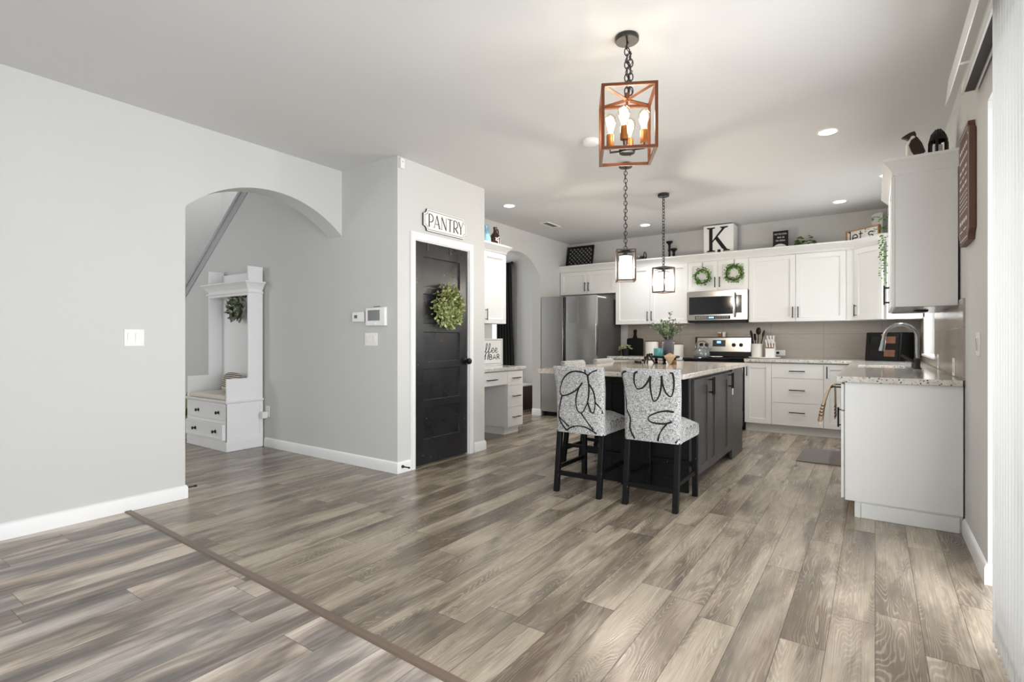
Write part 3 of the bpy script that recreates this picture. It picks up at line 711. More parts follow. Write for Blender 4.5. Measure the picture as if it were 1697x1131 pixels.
MB().box(.02, .02, 1.39, w - .02, .39, 1.406).build('vent_grille', M['blackmatte'], t)

t = thing('range', 'black and stainless electric range with a back control panel', 'stove', (-2.132, YLW - .02, 0))
w = .764
MB().box(0, .04, .03, w, .62, .895).build('body', M['blackmatte'], t)
MB().box(-.002, 0, .893, w + .002, .63, .918).build('cooktop', M['gloss'], t, bevel=.005)
mb = MB(); mb.plate([.01, .10, w - .10, w - .01], [.27, .36, .66, .80], [[0] * 3, [0, .006, 0], [0] * 3], FY, .04); o = mb.build('oven_door', M['steel'], t, bevel=.003)
hm = MB(); hm.tube([(.06, -.05, .76), (w - .06, -.05, .76)], .012, 10)
for x in (.09, w - .09): hm.tube([(x, 0, .76), (x, -.05, .76)], .008, 8)
hm.build('handle', M['steel2'], o)
MB().box(.01, .0, .06, w - .01, .04, .26).build('drawer', M['steel'], t, bevel=.003)
bgd = MB(); bgd.prism([(.57, .918), (.60, 1.195), (.635, 1.195), (.635, .918)], lambda u, v, x: (x, u, v), 0, w); bgd.build('backguard', M['blackmatte'], t, bevel=.004)
fn = lambda u, v, wv: (u, .572 + (v - .918) * .1083 + wv, v)
pn = MB(); pn.plate([.03, w - .02], [.99, 1.182], [[-.006]], fn, 0); pn = pn.build('control_panel', M['steel2'], t)
MB().plate([.245, .415], [1.06, 1.15], [[-.009]], fn, -.006).build('display_surround', M['screen'], pn)
MB().plate([.30, .355], [1.105, 1.138], [[-.011]], fn, -.008).build('display', M['lcd'], pn)
for kx in (.09, .165, .525, .62):
    kb = MB(); p = fn(kx, 1.085, -.006); X = Matrix.Translation(p) @ Matrix.Rotation(R(90 + 6), 4, 'X')
    kb.lathe([(.001, 0), (.026, 0), (.024, .022), (.001, .024)], 18, X=X); kb.box(-.005, -.022, .02, .005, .022, .032, X=X); kb.build('knob', M['gunmetal'], pn)

# ================================================================== BAR STOOLS
CURV1 = [  # brush loops on the back, traced as (u,v) 0..1 from lower left of the back
 [(345,190),(322,172),(300,165),(250,160),(200,180),(165,215),(148,250),(138,285),(142,312),(160,322),(200,315),(240,295),(275,268),(300,235)],
 [(275,268),(262,295),(254,330),(252,370),(262,415),(285,435),(305,425),(322,390),(335,360),(343,300),(342,240),(340,190)],
 [(345,245),(362,272),(378,310),(385,360),(380,420),(368,438),(350,415),(335,365)],
 [(325,140),(332,185)], [(405,140),(370,165),(340,190)], [(155,322),(145,355),(138,400),(135,450),(150,490),(195,545)],
 [(135,455),(165,480),(210,520)], [(195,545),(220,525),(260,515),(310,520),(350,540),(390,568)], [(290,432),(330,490),(370,545)], [(385,365),(420,400),(440,440)]]
CURV2 = [
 [(678,155),(660,180),(650,215),(648,245),(655,272),(668,286),(690,285),(715,272),(740,245),(765,205)],
 [(765,205),(756,250),(758,300),(765,335),(773,362),(785,372),(800,358),(815,335),(826,300),(834,250),(838,205)],
 [(838,205),(838,255),(850,295),(865,325),(890,345),(903,330),(912,290),(915,240),(910,180),(890,160)],
 [(600,150),(570,175),(558,210),(562,270),(580,330),(590,370),(588,410),(605,440),(622,475),(618,510),(620,545),(655,605)],
 [(912,440),(880,433),(840,432),(800,440),(760,455),(742,470),(742,485),(760,500),(800,510),(860,515),(900,500)],
 [(866,515),(835,548),(815,585),(808,625)], [(940,612),(918,640)]]
def inv(curves, TL, TR, BL, BR):
    out = []
    for c in curves:
        q = []
        for (x, y) in c:
            u = .5; v = .5
            for _ in range(12):
                t0 = (BL[0] + (TL[0] - BL[0]) * v, BL[1] + (TL[1] - BL[1]) * v); t1 = (BR[0] + (TR[0] - BR[0]) * v, BR[1] + (TR[1] - BR[1]) * v)
                u = (x - t0[0]) / (t1[0] - t0[0]); yb = BL[1] + (BR[1] - BL[1]) * u; yt = TL[1] + (TR[1] - TL[1]) * u; v = (y - yb) / (yt - yb)
            q.append((min(.985, max(.015, u)), min(.985, max(.01, v))))
        out.append(q)
    return out
C1 = inv(CURV1, (92, 142), (432, 146), (122, 545), (430, 580)); C2 = inv(CURV2, (555, 160), (945, 185), (580, 600), (945, 645))
def smoothc(p, n=3):
    for _ in range(n):
        q = [p[0]]
        for a, b in zip(p, p[1:]): q += [(a[0] * .75 + b[0] * .25, a[1] * .75 + b[1] * .25), (a[0] * .25 + b[0] * .75, a[1] * .25 + b[1] * .75)]
        p = q + [p[-1]]
    return p
SW = .395; ZB, ZT = .452, .955
def yrear(z):
    k = max(0.0, (z - .74) / (.92 - .74)); return -.235 - .012 * math.sin(max(0, (z - .45) / .3) * 1.2) - .042 * min(1, k) ** 2
def stool(label, loc, rz, curves, mirror=False):
    t = thing('bar_stool', label, 'bar stool', loc, rz, 'slipcovered bar stools at the island')
    n = 14; zz = [ZB + (.925 - ZB) * i / n for i in range(n + 1)]
    rear = [(yrear(z), z) for z in zz]
    top = [(yrear(.925) + .002, .942), (yrear(.925) + .02, ZT), (yrear(.925) + .045, .955), (yrear(.925) + .07, .94), (yrear(.9) + .075, .90)]
    front = [(yrear(z) + .075, z) for z in reversed(zz[:-2])]
    poly = rear + top + front
    mb = MB(); ex = (-SW / 2, -SW / 2 + .012, -SW / 2 + .03, SW / 2 - .03, SW / 2 - .012, SW / 2)
    cy = lambda y, z: yrear(z) + .0375
    P = len(poly); vs = []
    for x, k in zip(ex, (.45, .82, 1, 1, .82, .45)):
        for (y, z) in poly:
            c = yrear(min(z, .925)) + .0375; fl = 1 + .05 * max(0, (z - .8) / .15) - .02 * max(0, 1 - abs(z - .62) / .16)
            vs.append((x * fl, c + (y - c) * k, z if z > ZB + .001 else z))
    fs = [(i * P + j, i * P + (j + 1) % P, (i + 1) * P + (j + 1) % P, (i + 1) * P + j) for i in range(5) for j in range(P)] + [tuple(range(P)), tuple(5 * P + j for j in range(P))]
    mb.add(vs, fs)
    for c in curves:
        c = smoothc([(1 - u if mirror else u, v) for u, v in c], 2); L = len(c)
        c3 = []; 
        ww = [.0075 + .006 * abs(math.cos(math.pi * i / max(1, L - 1))) for i in range(L)]
        def fn(u, v):
            z = ZB + .004 + v * (.938 - ZB); x = (u - .5) * SW; fl = 1 + .05 * max(0, (z - .8) / .15) - .02 * max(0, 1 - abs(z - .62) / .16)
            e = max(0.0, abs(x) - (SW / 2 - .03)) / .03
            return (x * fl, yrear(min(z, .925)) - .0018 + .0375 * min(1, e) ** 1.4 * .5 + max(0, z - .925) * .25, z)
        sc = SW; ws = [w / sc for w in ww]
        vs = []; 
        for i in range(L):
            a = Vector(c[max(0, i - 1)]); b = Vector(c[min(L - 1, i + 1)]); d = Vector(((b - a).x * SW, (b - a).y * .49)); d = d.normalized() if d.length > 1e-9 else Vector((1, 0))
            nx, nz = -d.y * ww[i] / 2 / SW, d.x * ww[i] / 2 / .49
            vs += [fn(c[i][0] + nx, c[i][1] + nz), fn(c[i][0] - nx, c[i][1] - nz)]
        mb.add(vs, [(2 * i, 2 * i + 1, 2 * i + 3, 2 * i + 2) for i in range(L - 1)], 1)
    mb.build('backrest', [M['fabric'], M['ink']], t, weld=False, smooth=50)
    # seat: cushioned slipcover with skirt
    sb = MB(); nx, ny = 8, 8; x0, x1, y0, y1 = -SW / 2 + .002, SW / 2 - .002, -.17, .237
    prof = lambda a: 1 - abs(2 * a - 1) ** 3.2
    top = [[(x0 + (x1 - x0) * i / nx, y0 + (y1 - y0) * j / ny, .535 + .055 * min(1, prof(i / nx) * 1.2) * min(1, (1 - max(0, (j / ny) * 2 - 1) ** 3.5) * 1.1)) for i in range(nx + 1)] for j in range(ny + 1)]
    vs = [p for r_ in top for p in r_]; fs = [(j * (nx + 1) + i, j * (nx + 1) + i + 1, (j + 1) * (nx + 1) + i + 1, (j + 1) * (nx + 1) + i) for j in range(ny) for i in range(nx)]
    ring = [(0, i) for i in range(nx + 1)] + [(j, nx) for j in range(1, ny + 1)] + [(ny, i) for i in range(nx - 1, -1, -1)] + [(j, 0) for j in range(ny - 1, 0, -1)]
    b0 = len(vs); vs += [(top[j][i][0], top[j][i][1], .455) for j, i in ring]; K = len(ring)
    for k in range(K):
        (j, i), (j2, i2) = ring[k], ring[(k + 1) % K]; fs.append((j * (nx + 1) + i, j2 * (nx + 1) + i2, b0 + (k + 1) % K, b0 + k))
    fs.append(tuple(b0 + k for k in range(K))); sb.add(vs, fs)
    rnd = random.Random(int(abs(loc[0] * 1000)))
    for s in (-1, 1):
        for k in range(4):
            y = -.10 + .09 * k; pts = smoothc([(y, .475), (y + .02, .51), (y + rnd.uniform(-.03, .03), .535), (y + .045, .55), (y + .06, .51)], 2)
            sb.ribbon(pts, .005, lambda u, v, s=s: (s * (SW / 2 - .001), u, v), 1)
    for k in range(3):
        y = .0 + .07 * k; pts = smoothc([(-.16, y), (-.06, y + .05), (.03, y - .02), (.12, y + .04), (.17, y)], 2)
        sb.ribbon(pts, .006, lambda u, v: (u, v, .5925), 1)
    sb.build('seat', [M['fabric'], M['ink']], t, weld=False, smooth=45)
    L = SW / 2 - .021
    for sx in (-1, 1):
        lb = MB(); lb.add([(sx * L + dx_, y_, z_) for z_, yc in ((0, -.262), (.46, -.205)) for y_ in (yc - .019, yc + .019) for dx_ in (-.019, .019)], [(0, 2, 3, 1), (4, 5, 7, 6), (0, 1, 5, 4), (2, 6, 7, 3), (0, 4, 6, 2), (1, 3, 7, 5)])
        lb.build('leg', M['leg'], t, bevel=.003)
        lb = MB(); lb.box(sx * L - .019, .185, 0, sx * L + .019, .223, .46); lb.build('leg', M['leg'], t, bevel=.003)
        st = MB(); st.box(sx * L - .010, -.235, .165, sx * L + .010, .21, .195); st.build('stretcher', M['leg'], t, bevel=.002)
    MB().box(-L, -.262, .125, L, -.240, .16).build('stretcher', M['leg'], t, bevel=.002)
    MB().box(-L, .193, .215, L, .215, .25).build('stretcher', M['leg'], t, bevel=.002)
    return t
stool('tweed slipcovered bar stool with a big petal motif, left of the two front stools', (-1.822, 3.745, 0), R(0), C1)
stool('tweed slipcovered bar stool with a drooping loop motif, nearest the dark island doors', (-1.268, 3.745, 0), R(0), C2)
stool('nearer tweed bar stool pushed in on the fridge side of the island', (-2.13, 4.47, 0), R(-90), C2, True)
stool('farther tweed bar stool pushed in on the fridge side of the island', (-2.13, 5.15, 0), R(-90), C1, True)

# ================================================================== LAMPS
def chain_links(mb, z0, z1, rx=.011, rz=.019, wire=.0024, x=0, y=0, step=.030):
    n = max(2, round((z1 - z0) / step)); st = (z1 - z0) / n
    for i in range(n):
        c = z0 + st * (i + .5); rzz = st * .5 + .0045
        pts = [((rx * math.cos(a) if i % 2 == 0 else 0) + x, (rx * math.cos(a) if i % 2 else 0) + y, c + rzz * math.sin(a)) for a in [2 * math.pi * k / 12 for k in range(12)]]
        mb.tube(pts, wire, 5, closed=True)
    # cord woven through
    mb.tube([(x + .009 * math.sin(k * 1.1), y + .009 * math.cos(k * .8), z0 + (z1 - z0) * k / 24) for k in range(25)], .0022, 5)
def bulb_edison(name, glow, parent, loc, s=1.0):
    e = MB().lathe([(.001, 0), (.012 * s, .0), (.013 * s, .015 * s), (.024 * s, .045 * s), (.031 * s, .07 * s), (.028 * s, .092 * s), (.014 * s, .107 * s), (.001, .11 * s)], 18).build(name, M['bulbglass'], parent, loc=loc)
    MB().lathe([(.001, .018 * s), (.009 * s, .028 * s), (.018 * s, .05 * s), (.022 * s, .067 * s), (.017 * s, .085 * s), (.001, .095 * s)], 12).build('filament', M[glow], e)
    return e
# dining lantern with four bulbs
cy_, cx_ = 2.60, -1.068
t = thing('lantern_chandelier', 'square bronze cage chandelier with four glowing bulbs hanging nearest the camera', 'chandelier', (cx_, cy_, 0), R(27.8))
MB().lathe([(.001, 2.716), (.058, 2.716), (.061, 2.72), (.061, 2.738), (.058, 2.742), (.001, 2.742)], 32).build('canopy', M['gunmetal'], t)
ch = MB(); chain_links(ch, 2.44, 2.716, step=.036, rx=.013, wire=.0034); chain_links(ch, 2.44, 2.66, step=.036, rx=.013, wire=.0034, x=.018, y=.004)
ch.build('chain', M['gunmetal'], t)
zb, zt, hs, bt_ = 2.117, 2.432, .131, .0155
fr = MB(); cs4 = [(-hs, -hs), (hs, -hs), (hs, hs), (-hs, hs)]
g = bt_ / 2
us = [-hs - g, -hs + g, hs - g, hs + g]
for z in (zb, zt): fr.plate(us, us, [[z + g] * 3, [z + g, None, z + g], [z + g] * 3], FZ, z - g)
for (x, y) in cs4: fr.box(x - g, y - g, zb + g, x + g, y + g, zt - g)
fr.build('cage', M['bronze'], t, bevel=.0015)
xb = MB()
for (x, y) in cs4: xb.bar((x * .96, y * .96, zt), (0, 0, zt - .022), .013)
xb.lathe([(.001, -.03), (.014, -.03), (.014, .012), (.001, .012)], 12, c=(0, 0, zt)); xb.build('cross_brace', M['bronze'], t)
for (x, y) in cs4: 
    for z in (zb, zt): pass
cap = MB()
MB().tube([(0, 0, zt - .02), (0, 0, 2.15)], .007, 10).build('stem', M['bronze'], t)
MB().lathe([(.001, 2.132), (.04, 2.132), (.042, 2.138), (.042, 2.158), (.036, 2.163), (.001, 2.163)], 24).build('hub', M['gunmetal'], t)
a0 = R(-112) + R(YAW) - R(27.8)
for k in range(4):
    a = a0 + k * math.pi / 2; px, py = .088 * math.cos(a), .088 * math.sin(a)
    o = MB().tube([(.03 * math.cos(a), .03 * math.sin(a), 2.147), (px, py, 2.147), (px, py, 2.18)], .0055, 8).build('arm', M['bronze2'], t)
    o = MB().lathe([(.001, 2.172), (.019, 2.172), (.020, 2.178), (.0195, 2.238), (.017, 2.241), (.001, 2.241)], 16, c=(px, py, 0)).build('socket', M['socket'], t)
    bulb_edison('bulb', 'glow', t, (px, py, 2.240))
# island pendants
def pendant(label, x, y, rz, zt, zb, side):
    t = thing('pendant_lantern', label, 'pendant light', (x, y, 0), rz, 'island pendants')
    MB().lathe([(.001, 2.708), (.055, 2.708), (.06, 2.713), (.06, 2.738), (.056, 2.742), (.001, 2.742)], 28).build('canopy', M['gunmetal'], t)
    c = MB(); chain_links(c, zt + .005, 2.708, step=.034, rx=.015, wire=.0032); c.build('chain', M['gunmetal'], t)
    hs = side / 2; g = .006; us = [-hs - g, -hs + g, hs - g, hs + g]; fr = MB()
    for z in (zb, zt): fr.plate(us, us, [[z + g] * 3, [z + g, None, z + g], [z + g] * 3], FZ, z - g)
    for sx in (-hs, hs):
        for sy in (-hs, hs): fr.box(sx - g, sy - g, zb + g, sx + g, sy + g, zt - g)
    fr.bar((-hs, -hs, zt), (hs, hs, zt), .009); fr.bar((-hs, hs, zt), (hs, -hs, zt), .009)
    fr.build('frame', M['bronze2'], t)
    n = 28; r = side * .36
    gl = MB(); gl.lathe([(r, zb + .012), (r, zt - .045), (r - .003, zt - .045), (r - .003, zb + .012)], n, ring=True); o = gl.build('glass_cylinder', M['seeded'], t)
    hold = MB(); hold.lathe([(.001, zt - .008), (.016, zt - .008), (.016, zt - .04), (r + .004, zt - .042), (r + .004, zt - .05), (.02, zt - .052), (.019, zt - .10), (.001, zt - .10)], 20)
    hold.build('socket', M['gunmetal'], t)
    e = MB(); e.ball((0, 0, zt - .145), (.029, .029, .042), 14, 9); e.lathe([(.013, zt - .1), (.013, zt - .118)], 12); e = e.build('bulb', M['bulbglass'], t)
    MB().ball((0, 0, zt - .145), (.019, .019, .032), 10, 6).build('filament', M['glow2'], e)
    return t
pendant('bronze lantern pendant with a glass cylinder, nearer of the two over the island', -1.85, 4.47, R(27), 1.957, 1.687, .158)
pendant('thin black lantern pendant with a glass cylinder, the farther one towards the microwave', -1.89, 5.62, R(YAW - 12 + 45), 1.936, 1.672, .158)

def downlight(label, x, y, r=.075, en=68):
    t = thing('recessed_light', label, 'ceiling light', (x, y, H), 0, 'recessed ceiling lights')
    MB().lathe([(r * .82, -.006), (r, -.004), (r + .004, 0), (r * .82, -.001)], 28, ring=True).build('trim_ring', M['white'], t)
    MB().lathe([(.001, -.005), (r * .82, -.004), (r * .8, -.001), (.001, -.001)], 24).build('lens', M['can'], t)
    l = bpy.data.lights.new('downlight', 'SPOT'); l.energy = en; l.spot_size = R(112); l.spot_blend = 0.9; l.shadow_soft_size = .05; l.color = (.96, .98, 1)
    o = bpy.data.objects.new('downlight', l); COL.objects.link(o); o.location = (x, y, H - .012)
downlight('round recessed ceiling light beside the pantry wall', -3.56, 5.08)
downlight('round recessed ceiling light at the back, between the two pendant chains', -2.61, 7.0)
downlight('round recessed ceiling light nearest the end wall cabinet, largest of all', -.296, 4.655)
downlight('round recessed ceiling light before the corner cabinet', -.334, 7.08, en=7)
downlight('round recessed ceiling light over the sink, half hidden by the end cabinet', .10, 6.2)
t = thing('ceiling_vent', 'white rectangular air vent in the ceiling near the kitchen archway', 'vent', (-3.68, 6.24, H), R(0))
vm = MB(); vm.plate([-.065, -.045, .045, .065], [-.18, -.155, .155, .18], [[-.007] * 3, [-.007, -.001, -.007], [-.007] * 3], FZ, 0); vm.build('frame', M['white'], t)
o = MB()
for k in range(14): o.box(-.044, -.15 + k * .022, -.006, .044, -.146 + k * .022, -.001)
o.build('louvre', M['chrome'], t)
t = MB().lathe([(.001, -.034), (.045, -.034), (.062, -.028), (.066, -.012), (.07, -.010), (.07, 0), (.001, 0)], 28).build('smoke_detector', M['white'], loc=(-1.86, 3.79, H)); tag(t, 'round white smoke detector on the ceiling behind the chandelier', 'smoke detector')

# ================================================================== PLANTS AND WREATHS
def wreath(name, label, loc, rz, R0, r, n, L, w, leaf, seed, hanger=0.0, group=None, flat=.6, twig='twig'):
    t = thing(name, label, 'wreath', loc, rz, group); rnd = random.Random(seed)
    MB().tube([(R0 * math.cos(a), -r * .5, R0 * math.sin(a)) for a in [2 * math.pi * k / 28 for k in range(28)]], r * .35, 6, closed=True).build('vine_ring', M[twig], t)
    mb = MB()
    for i in range(n):
        a = rnd.uniform(0, 2 * math.pi); b = rnd.uniform(-math.pi, math.pi); rr = r * rnd.uniform(.3, 1.0)
        c = Vector((math.cos(a), 0, math.sin(a))); out = c * math.cos(b) + Vector((0, -1, 0)) * math.sin(b)
        if out.y > .35: out.y = -out.y
        p = c * R0 + out * rr * Vector((1, 1, 1)).x; p.y = p.y * flat - r * .4
        tang = Vector((-c.z, 0, c.x)) * rnd.choice((1, 1, -.6))
        d = out * .7 + tang * rnd.uniform(.2, 1.0) + Vector((rnd.uniform(-.4, .4), rnd.uniform(-.5, .1), rnd.uniform(-.4, .4)))
        if p.y + d.normalized().y * L > -.004: d.y = -abs(d.y)
        nr = (out + Vector((rnd.uniform(-.5, .5), -.6, rnd.uniform(-.2, .7)))).normalized()
        mb.leaf(p, d, nr, L * rnd.uniform(.7, 1.2), w * rnd.uniform(.8, 1.2))
    mb.build('leaves', M[leaf], t, weld=False, smooth=0)
    if hanger:
        MB().tube([(0, -.004, R0), (.004, -.003, R0 + hanger)], .0035, 5).build('ribbon', M[twig], t)
    return t
wreath('wreath', 'full round boxwood wreath on the black pantry door', (XP - .010, 3.768, 1.468), R(90), .112, .096, 1150, .040, .024, 'leaf_wreath', 3)
wreath('wreath', 'small bright green wreath on the left door over the microwave', (-1.955, YU, 2.025), 0, .092, .030, 260, .026, .018, 'leaf_bright', 5, .10, 'small wreaths on the cabinet doors')
wreath('wreath', 'small bright green wreath on the right door over the microwave', (-1.545, YU, 2.045), 0, .096, .032, 280, .026, .018, 'leaf_bright', 8, .085, 'small wreaths on the cabinet doors')

def trailing(mb, p, n, seed, length, L, w, spread=.03):
    rnd = random.Random(seed)
    for s in range(n):
        q = Vector(p) + Vector((rnd.uniform(-.05, .05), rnd.uniform(-.05, .05), 0)); d = Vector((rnd.uniform(-.6, .6), rnd.uniform(-.6, .6), .7))
        for k in range(int(length / .03 * rnd.uniform(.5, 1))):
            d += Vector((rnd.uniform(-.2, .2), rnd.uniform(-.2, .2), -.35)); d.normalize(); q = q + d * .03
            if q.z < .03: q.y = min(q.y, -.13); q.x = min(q.x, .0)
            mb.leaf(q, Vector((rnd.uniform(-1, 1), rnd.uniform(-1, .3), rnd.uniform(-.6, .3))), Vector((0, -.5, 1)), L * rnd.uniform(.7, 1.2), w)
UPZ = UP1
# items on top of the wall cabinets, left to right
t = MB(); n = 7; s0 = .48; st = s0 / n
gp = []
lt = MB(); us = [0]; 
for i in range(n): us += [us[-1] + .018, us[-1] + .018 + (s0 - .018 * (n + 1)) / n]
us.append(s0); vs = []
for v in us: vs.append(v * (.40 / .48))
hh = [[(-.02 if (i % 2 == 0 or j % 2 == 0) else None) for i in range(len(us) - 1)] for j in range(len(us) - 1)]
# rotated lattice inside a frame
def lattice():
    mb = MB(); w, h, f = .475, .43, .03
    mb.plate([0, f, w - f, w], [0, f, h - f, h], [[-.012] * 3, [-.012, None, -.012], [-.012] * 3], FY, .012)
    k = .068
    for sgn in (1, -1):
        c = -h
        while c < w + h:
            # line x = c + sgn*z clipped to the frame
            pts = []
            for z in (f * .7, h - f * .7):
                pts.append((c + sgn * z if sgn == 1 else c + (h - z), z))
            (xa, za), (xb_, zb_) = pts
            lo, hi = f * .7, w - f * .7
            def clip(xa, za, xb, zb):
                if xb < xa: xa, za, xb, zb = xb, zb, xa, za
                if xb < lo or xa > hi: return None
                if xa < lo: za += (zb - za) * (lo - xa) / (xb - xa); xa = lo
                if xb > hi: zb = za + (zb - za) * (hi - xa) / (xb - xa); xb = hi
                return xa, za, xb, zb
            q = clip(xa, za, xb_, zb_)
            if q and abs(q[2] - q[0]) > .01: mb.bar((q[0], 0.001 * sgn, q[1]), (q[2], 0.001 * sgn, q[3]), .016)
            c += k
    return mb
t = lattice().build('lattice_panel', M['blackmatte'], loc=(-4.17, 7.60, UPZ)); t.rotation_euler = (R(-12), 0, 0); t.location = (-4.17, 7.56, UPZ + .003)
tag(t, 'black square lattice panel leaning on the wall above the fridge cabinet', 'wall decor')
# bowl behind the near pendant
t = thing('metal_basket', 'round metal basket with two handles behind the nearer pendant', 'basket', (-3.0, 7.58, UPZ))
MB().lathe([(.001, 0), (.10, 0), (.155, .06), (.175, .15), (.170, .15), (.15, .065), (.095, .01), (.001, .01)], 28).build('body', M['chrome'], t)
for s in (-1, 1):
    MB().tube([(s * .170, y, z) for y, z in ((-.045, .12), (-.05, .18), (-.02, .215), (.02, .215), (.05, .18), (.045, .12))], .007, 6).build('handle', M['black'], t)
def candlestick(label, x, y, h):
    p = [(.001, 0), (.045, 0), (.045, .012), (.02, .03), (.016, .06), (.024, .08), (.015, .10), (.014, h * .55), (.022, h * .62), (.015, h * .7), (.018, h - .05), (.03, h - .03), (.046, h - .022), (.046, h), (.001, h)]
    t = MB().lathe(p, 20).build('candlestick', M['blackmatte'], loc=(x, y, UPZ)); tag(t, label, 'candlestick', 'black candlesticks on the cabinets')
candlestick('taller black turned candlestick on the wall cabinets', -2.475, 7.62, .345); candlestick('shorter black turned candlestick on the wall cabinets', -2.395, 7.57, .225)
# letter block
def letter_K(mb, fn):
    S = [[(0, 0), (.36, 0), (.36, .035), (.25, .06), (.25, .94), (.36, .965), (.36, 1), (0, 1), (0, .965), (.10, .94), (.10, .06), (0, .035)]]
    S.append([(.25, .44), (.40, .58), (.90, 0.035), (1.0, 0.0), (.62, 0), (.68, .04), (.33, .49)][0:0] or [(.25, .38), (.25, .46), (.66, .93), (.58, .965), (.58, 1), (.92, 1), (.92, .965), (.78, .93)])
    S.append([(.36, .51), (.46, .625), (.88, .07), (1.0, .035), (1.0, 0), (.60, 0), (.60, .035), (.69, .06)])
    for p in S: mb.prism([(u * .30, v * .33) for u, v in p], fn, -.0015 - .004, 0)
t = thing('letter_block', 'white square block sign with a large black letter K', 'sign', (-1.955, 7.49, UPZ))
MB().box(0, 0, 0, .39, .25, .475).build('block', M['white'], t, bevel=.003)
k = MB(); letter_K(k, lambda u, v, w: (.045 + u, w, .115 + v)); k.build('letter', M['ink'], t, weld=False)
t = thing('small_decor_block', 'tiny white block with a black square standing before the letter block', 'decor', (-1.735, 7.445, UPZ + .05))
t.location.z = UPZ
MB().box(-.05, -.02, 0, .05, .02, .135).build('stand', M['white'], t, bevel=.004); MB().box(-.02, -.022, .09, .02, -.0195, .128).build('patch', M['ink'], t)
# kiss the cook sign
def font_text(name, body, size, mtl, parent, loc, rot, align='CENTER', extrude=.0008, sx=1.0):
    c = bpy.data.curves.new(name, 'FONT'); c.body = body; c.size = size; c.align_x = align; c.align_y = 'CENTER'; c.extrude = extrude
    o = bpy.data.objects.new(name, c); COL.objects.link(o); bpy.context.view_layer.update()
    me = bpy.data.meshes.new_from_object(o.evaluated_get(bpy.context.evaluated_depsgraph_get())); bpy.data.objects.remove(o)
    me.materials.clear(); me.materials.append(mtl)
    o = bpy.data.objects.new(name, me); COL.objects.link(o); o.parent = parent; o.location = loc; o.rotation_euler = rot; o.scale = (sx, 1, 1)
    return o
t = thing('black_sign', 'small black sign with white lettering beside the plant on the cabinets', 'sign', (-1.01, 7.58, UPZ))
MB().box(-.088, 0, 0, .088, .03, .32).build('board', M['blackmatte'], t, bevel=.002)
font_text('lettering', 'KISS THE COOK', .028, M['print'], t, (0, -.001, .278), (R(90), 0, 0), sx=.72)
font_text('lettering', 'then do', .034, M['print'], t, (0.005, -.001, .237), (R(90), 0, 0), sx=.8)
font_text('lettering', 'the dishes', .034, M['print'], t, (0, -.001, .196), (R(90), 0, 0), sx=.8)
t = MB().lathe([(.001, 0), (.06, 0), (.088, .012), (.100, .026), (.095, .028), (.08, .018), (.001, .008)], 30).build('plate', M['ceramic']); 
t.location = (-1.005, 7.50, UPZ + .035); t.rotation_euler = (R(78), 0, 0)
tag(t, 'white plate standing below the small black sign on the cabinets', 'plate')
# leafy plant
def plant(name, label, loc, leaf, pot, n, sp, L, w, seed, h=.1, down=.2, pr=(.05, .07, .09)):
    t = thing(name, label, 'plant', loc); rnd = random.Random(seed)
    MB().lathe([(.001, 0), (pr[0], 0), (pr[1], pr[2]), (pr[1] * .92, pr[2]), (pr[1] * .88, pr[2] - .015), (.001, pr[2] - .015)], 22).build('pot', M[pot], t)
    mb = MB(); sm = MB()
    for i in range(n):
        a = rnd.uniform(0, 2 * math.pi); r = sp * math.sqrt(rnd.random()); z = pr[2] + h * (1 - (r / sp) ** 2 * (1 + down)) * rnd.uniform(.6, 1.1)
        p = Vector((r * math.cos(a), r * math.sin(a) * .7, z)); d = Vector((math.cos(a), math.sin(a), rnd.uniform(-.6, .4)))
        if i % 5 == 0: sm.tube([(0, 0, pr[2] - .02), tuple(p * .5 + Vector((0, 0, .03))), tuple(p)], .002, 4)
        mb.leaf(p, d, Vector((rnd.uniform(-.3, .3), -.5, 1)), L * rnd.uniform(.7, 1.2), w * rnd.uniform(.8, 1.2))
    mb.build('leaves', M[leaf], t, weld=False, smooth=0); sm.build('stems', M['twig'], t)
    return t
plant('potted_plant', 'bushy green plant in a tan pot on top of the wall cabinets', (-.735, 7.58, UPZ), 'leaf_pothos', 'shell', 90, .13, .062, .052, 21, .13, .5, (.06, .09, .10))
# let's sign on the corner
t = thing('wood_frame_sign', 'white sign in an oak frame lettered let\'s, leaning above the corner cabinet', 'sign', (-.285, 7.60, UPZ), R(-38))
t.rotation_euler = (0, 0, math.atan2(7.30 - 7.60, .06 + .285))
w, h = .44, .225
fm = MB(); fm.plate([0, .014, w - .014, w], [0, .014, h - .014, h], [[-.02] * 3, [-.02, None, -.02], [-.02] * 3], FY, .012); fm.build('frame', M['wood'], t, bevel=.001)
MB().box(.013, -.004, .013, w - .013, .01, h - .013).build('board', M['white'], t)
tx = MB(); sf = lambda u, v: (.028 + u, -.0052, .086 + v); W_ = .013
hl = .125
def s_(pts, w=W_, ox=0, sm=0): tx.ribbon([(x + ox, y) for x, y in (smoothc(pts, sm) if sm else pts)], w, sf)
s_([(.0, hl - .006), (.026, hl - .006)]); s_([(.026, hl), (.026, 0)]); s_([(.002, .006), (.05, .006)])
s_(arc(.092, .042, .034, .04, 0, 320, 22) ); s_([(.058, .042), (.126, .042)])
s_([(.165, .115), (.165, .02), (.18, .006), (.198, .008)]); s_([(.145, .08), (.195, .08)])
s_([(.235, .135), (.228, .105)], [.016, .006])
s_(arc(.30, .061, .03, .02, 30, 250, 12) + arc(.30, .021, .032, .021, 80, -160, 14))
s_([(.33, .085), (.33, .065)], .008)
tx.build('lettering', M['ink'], t, weld=False)
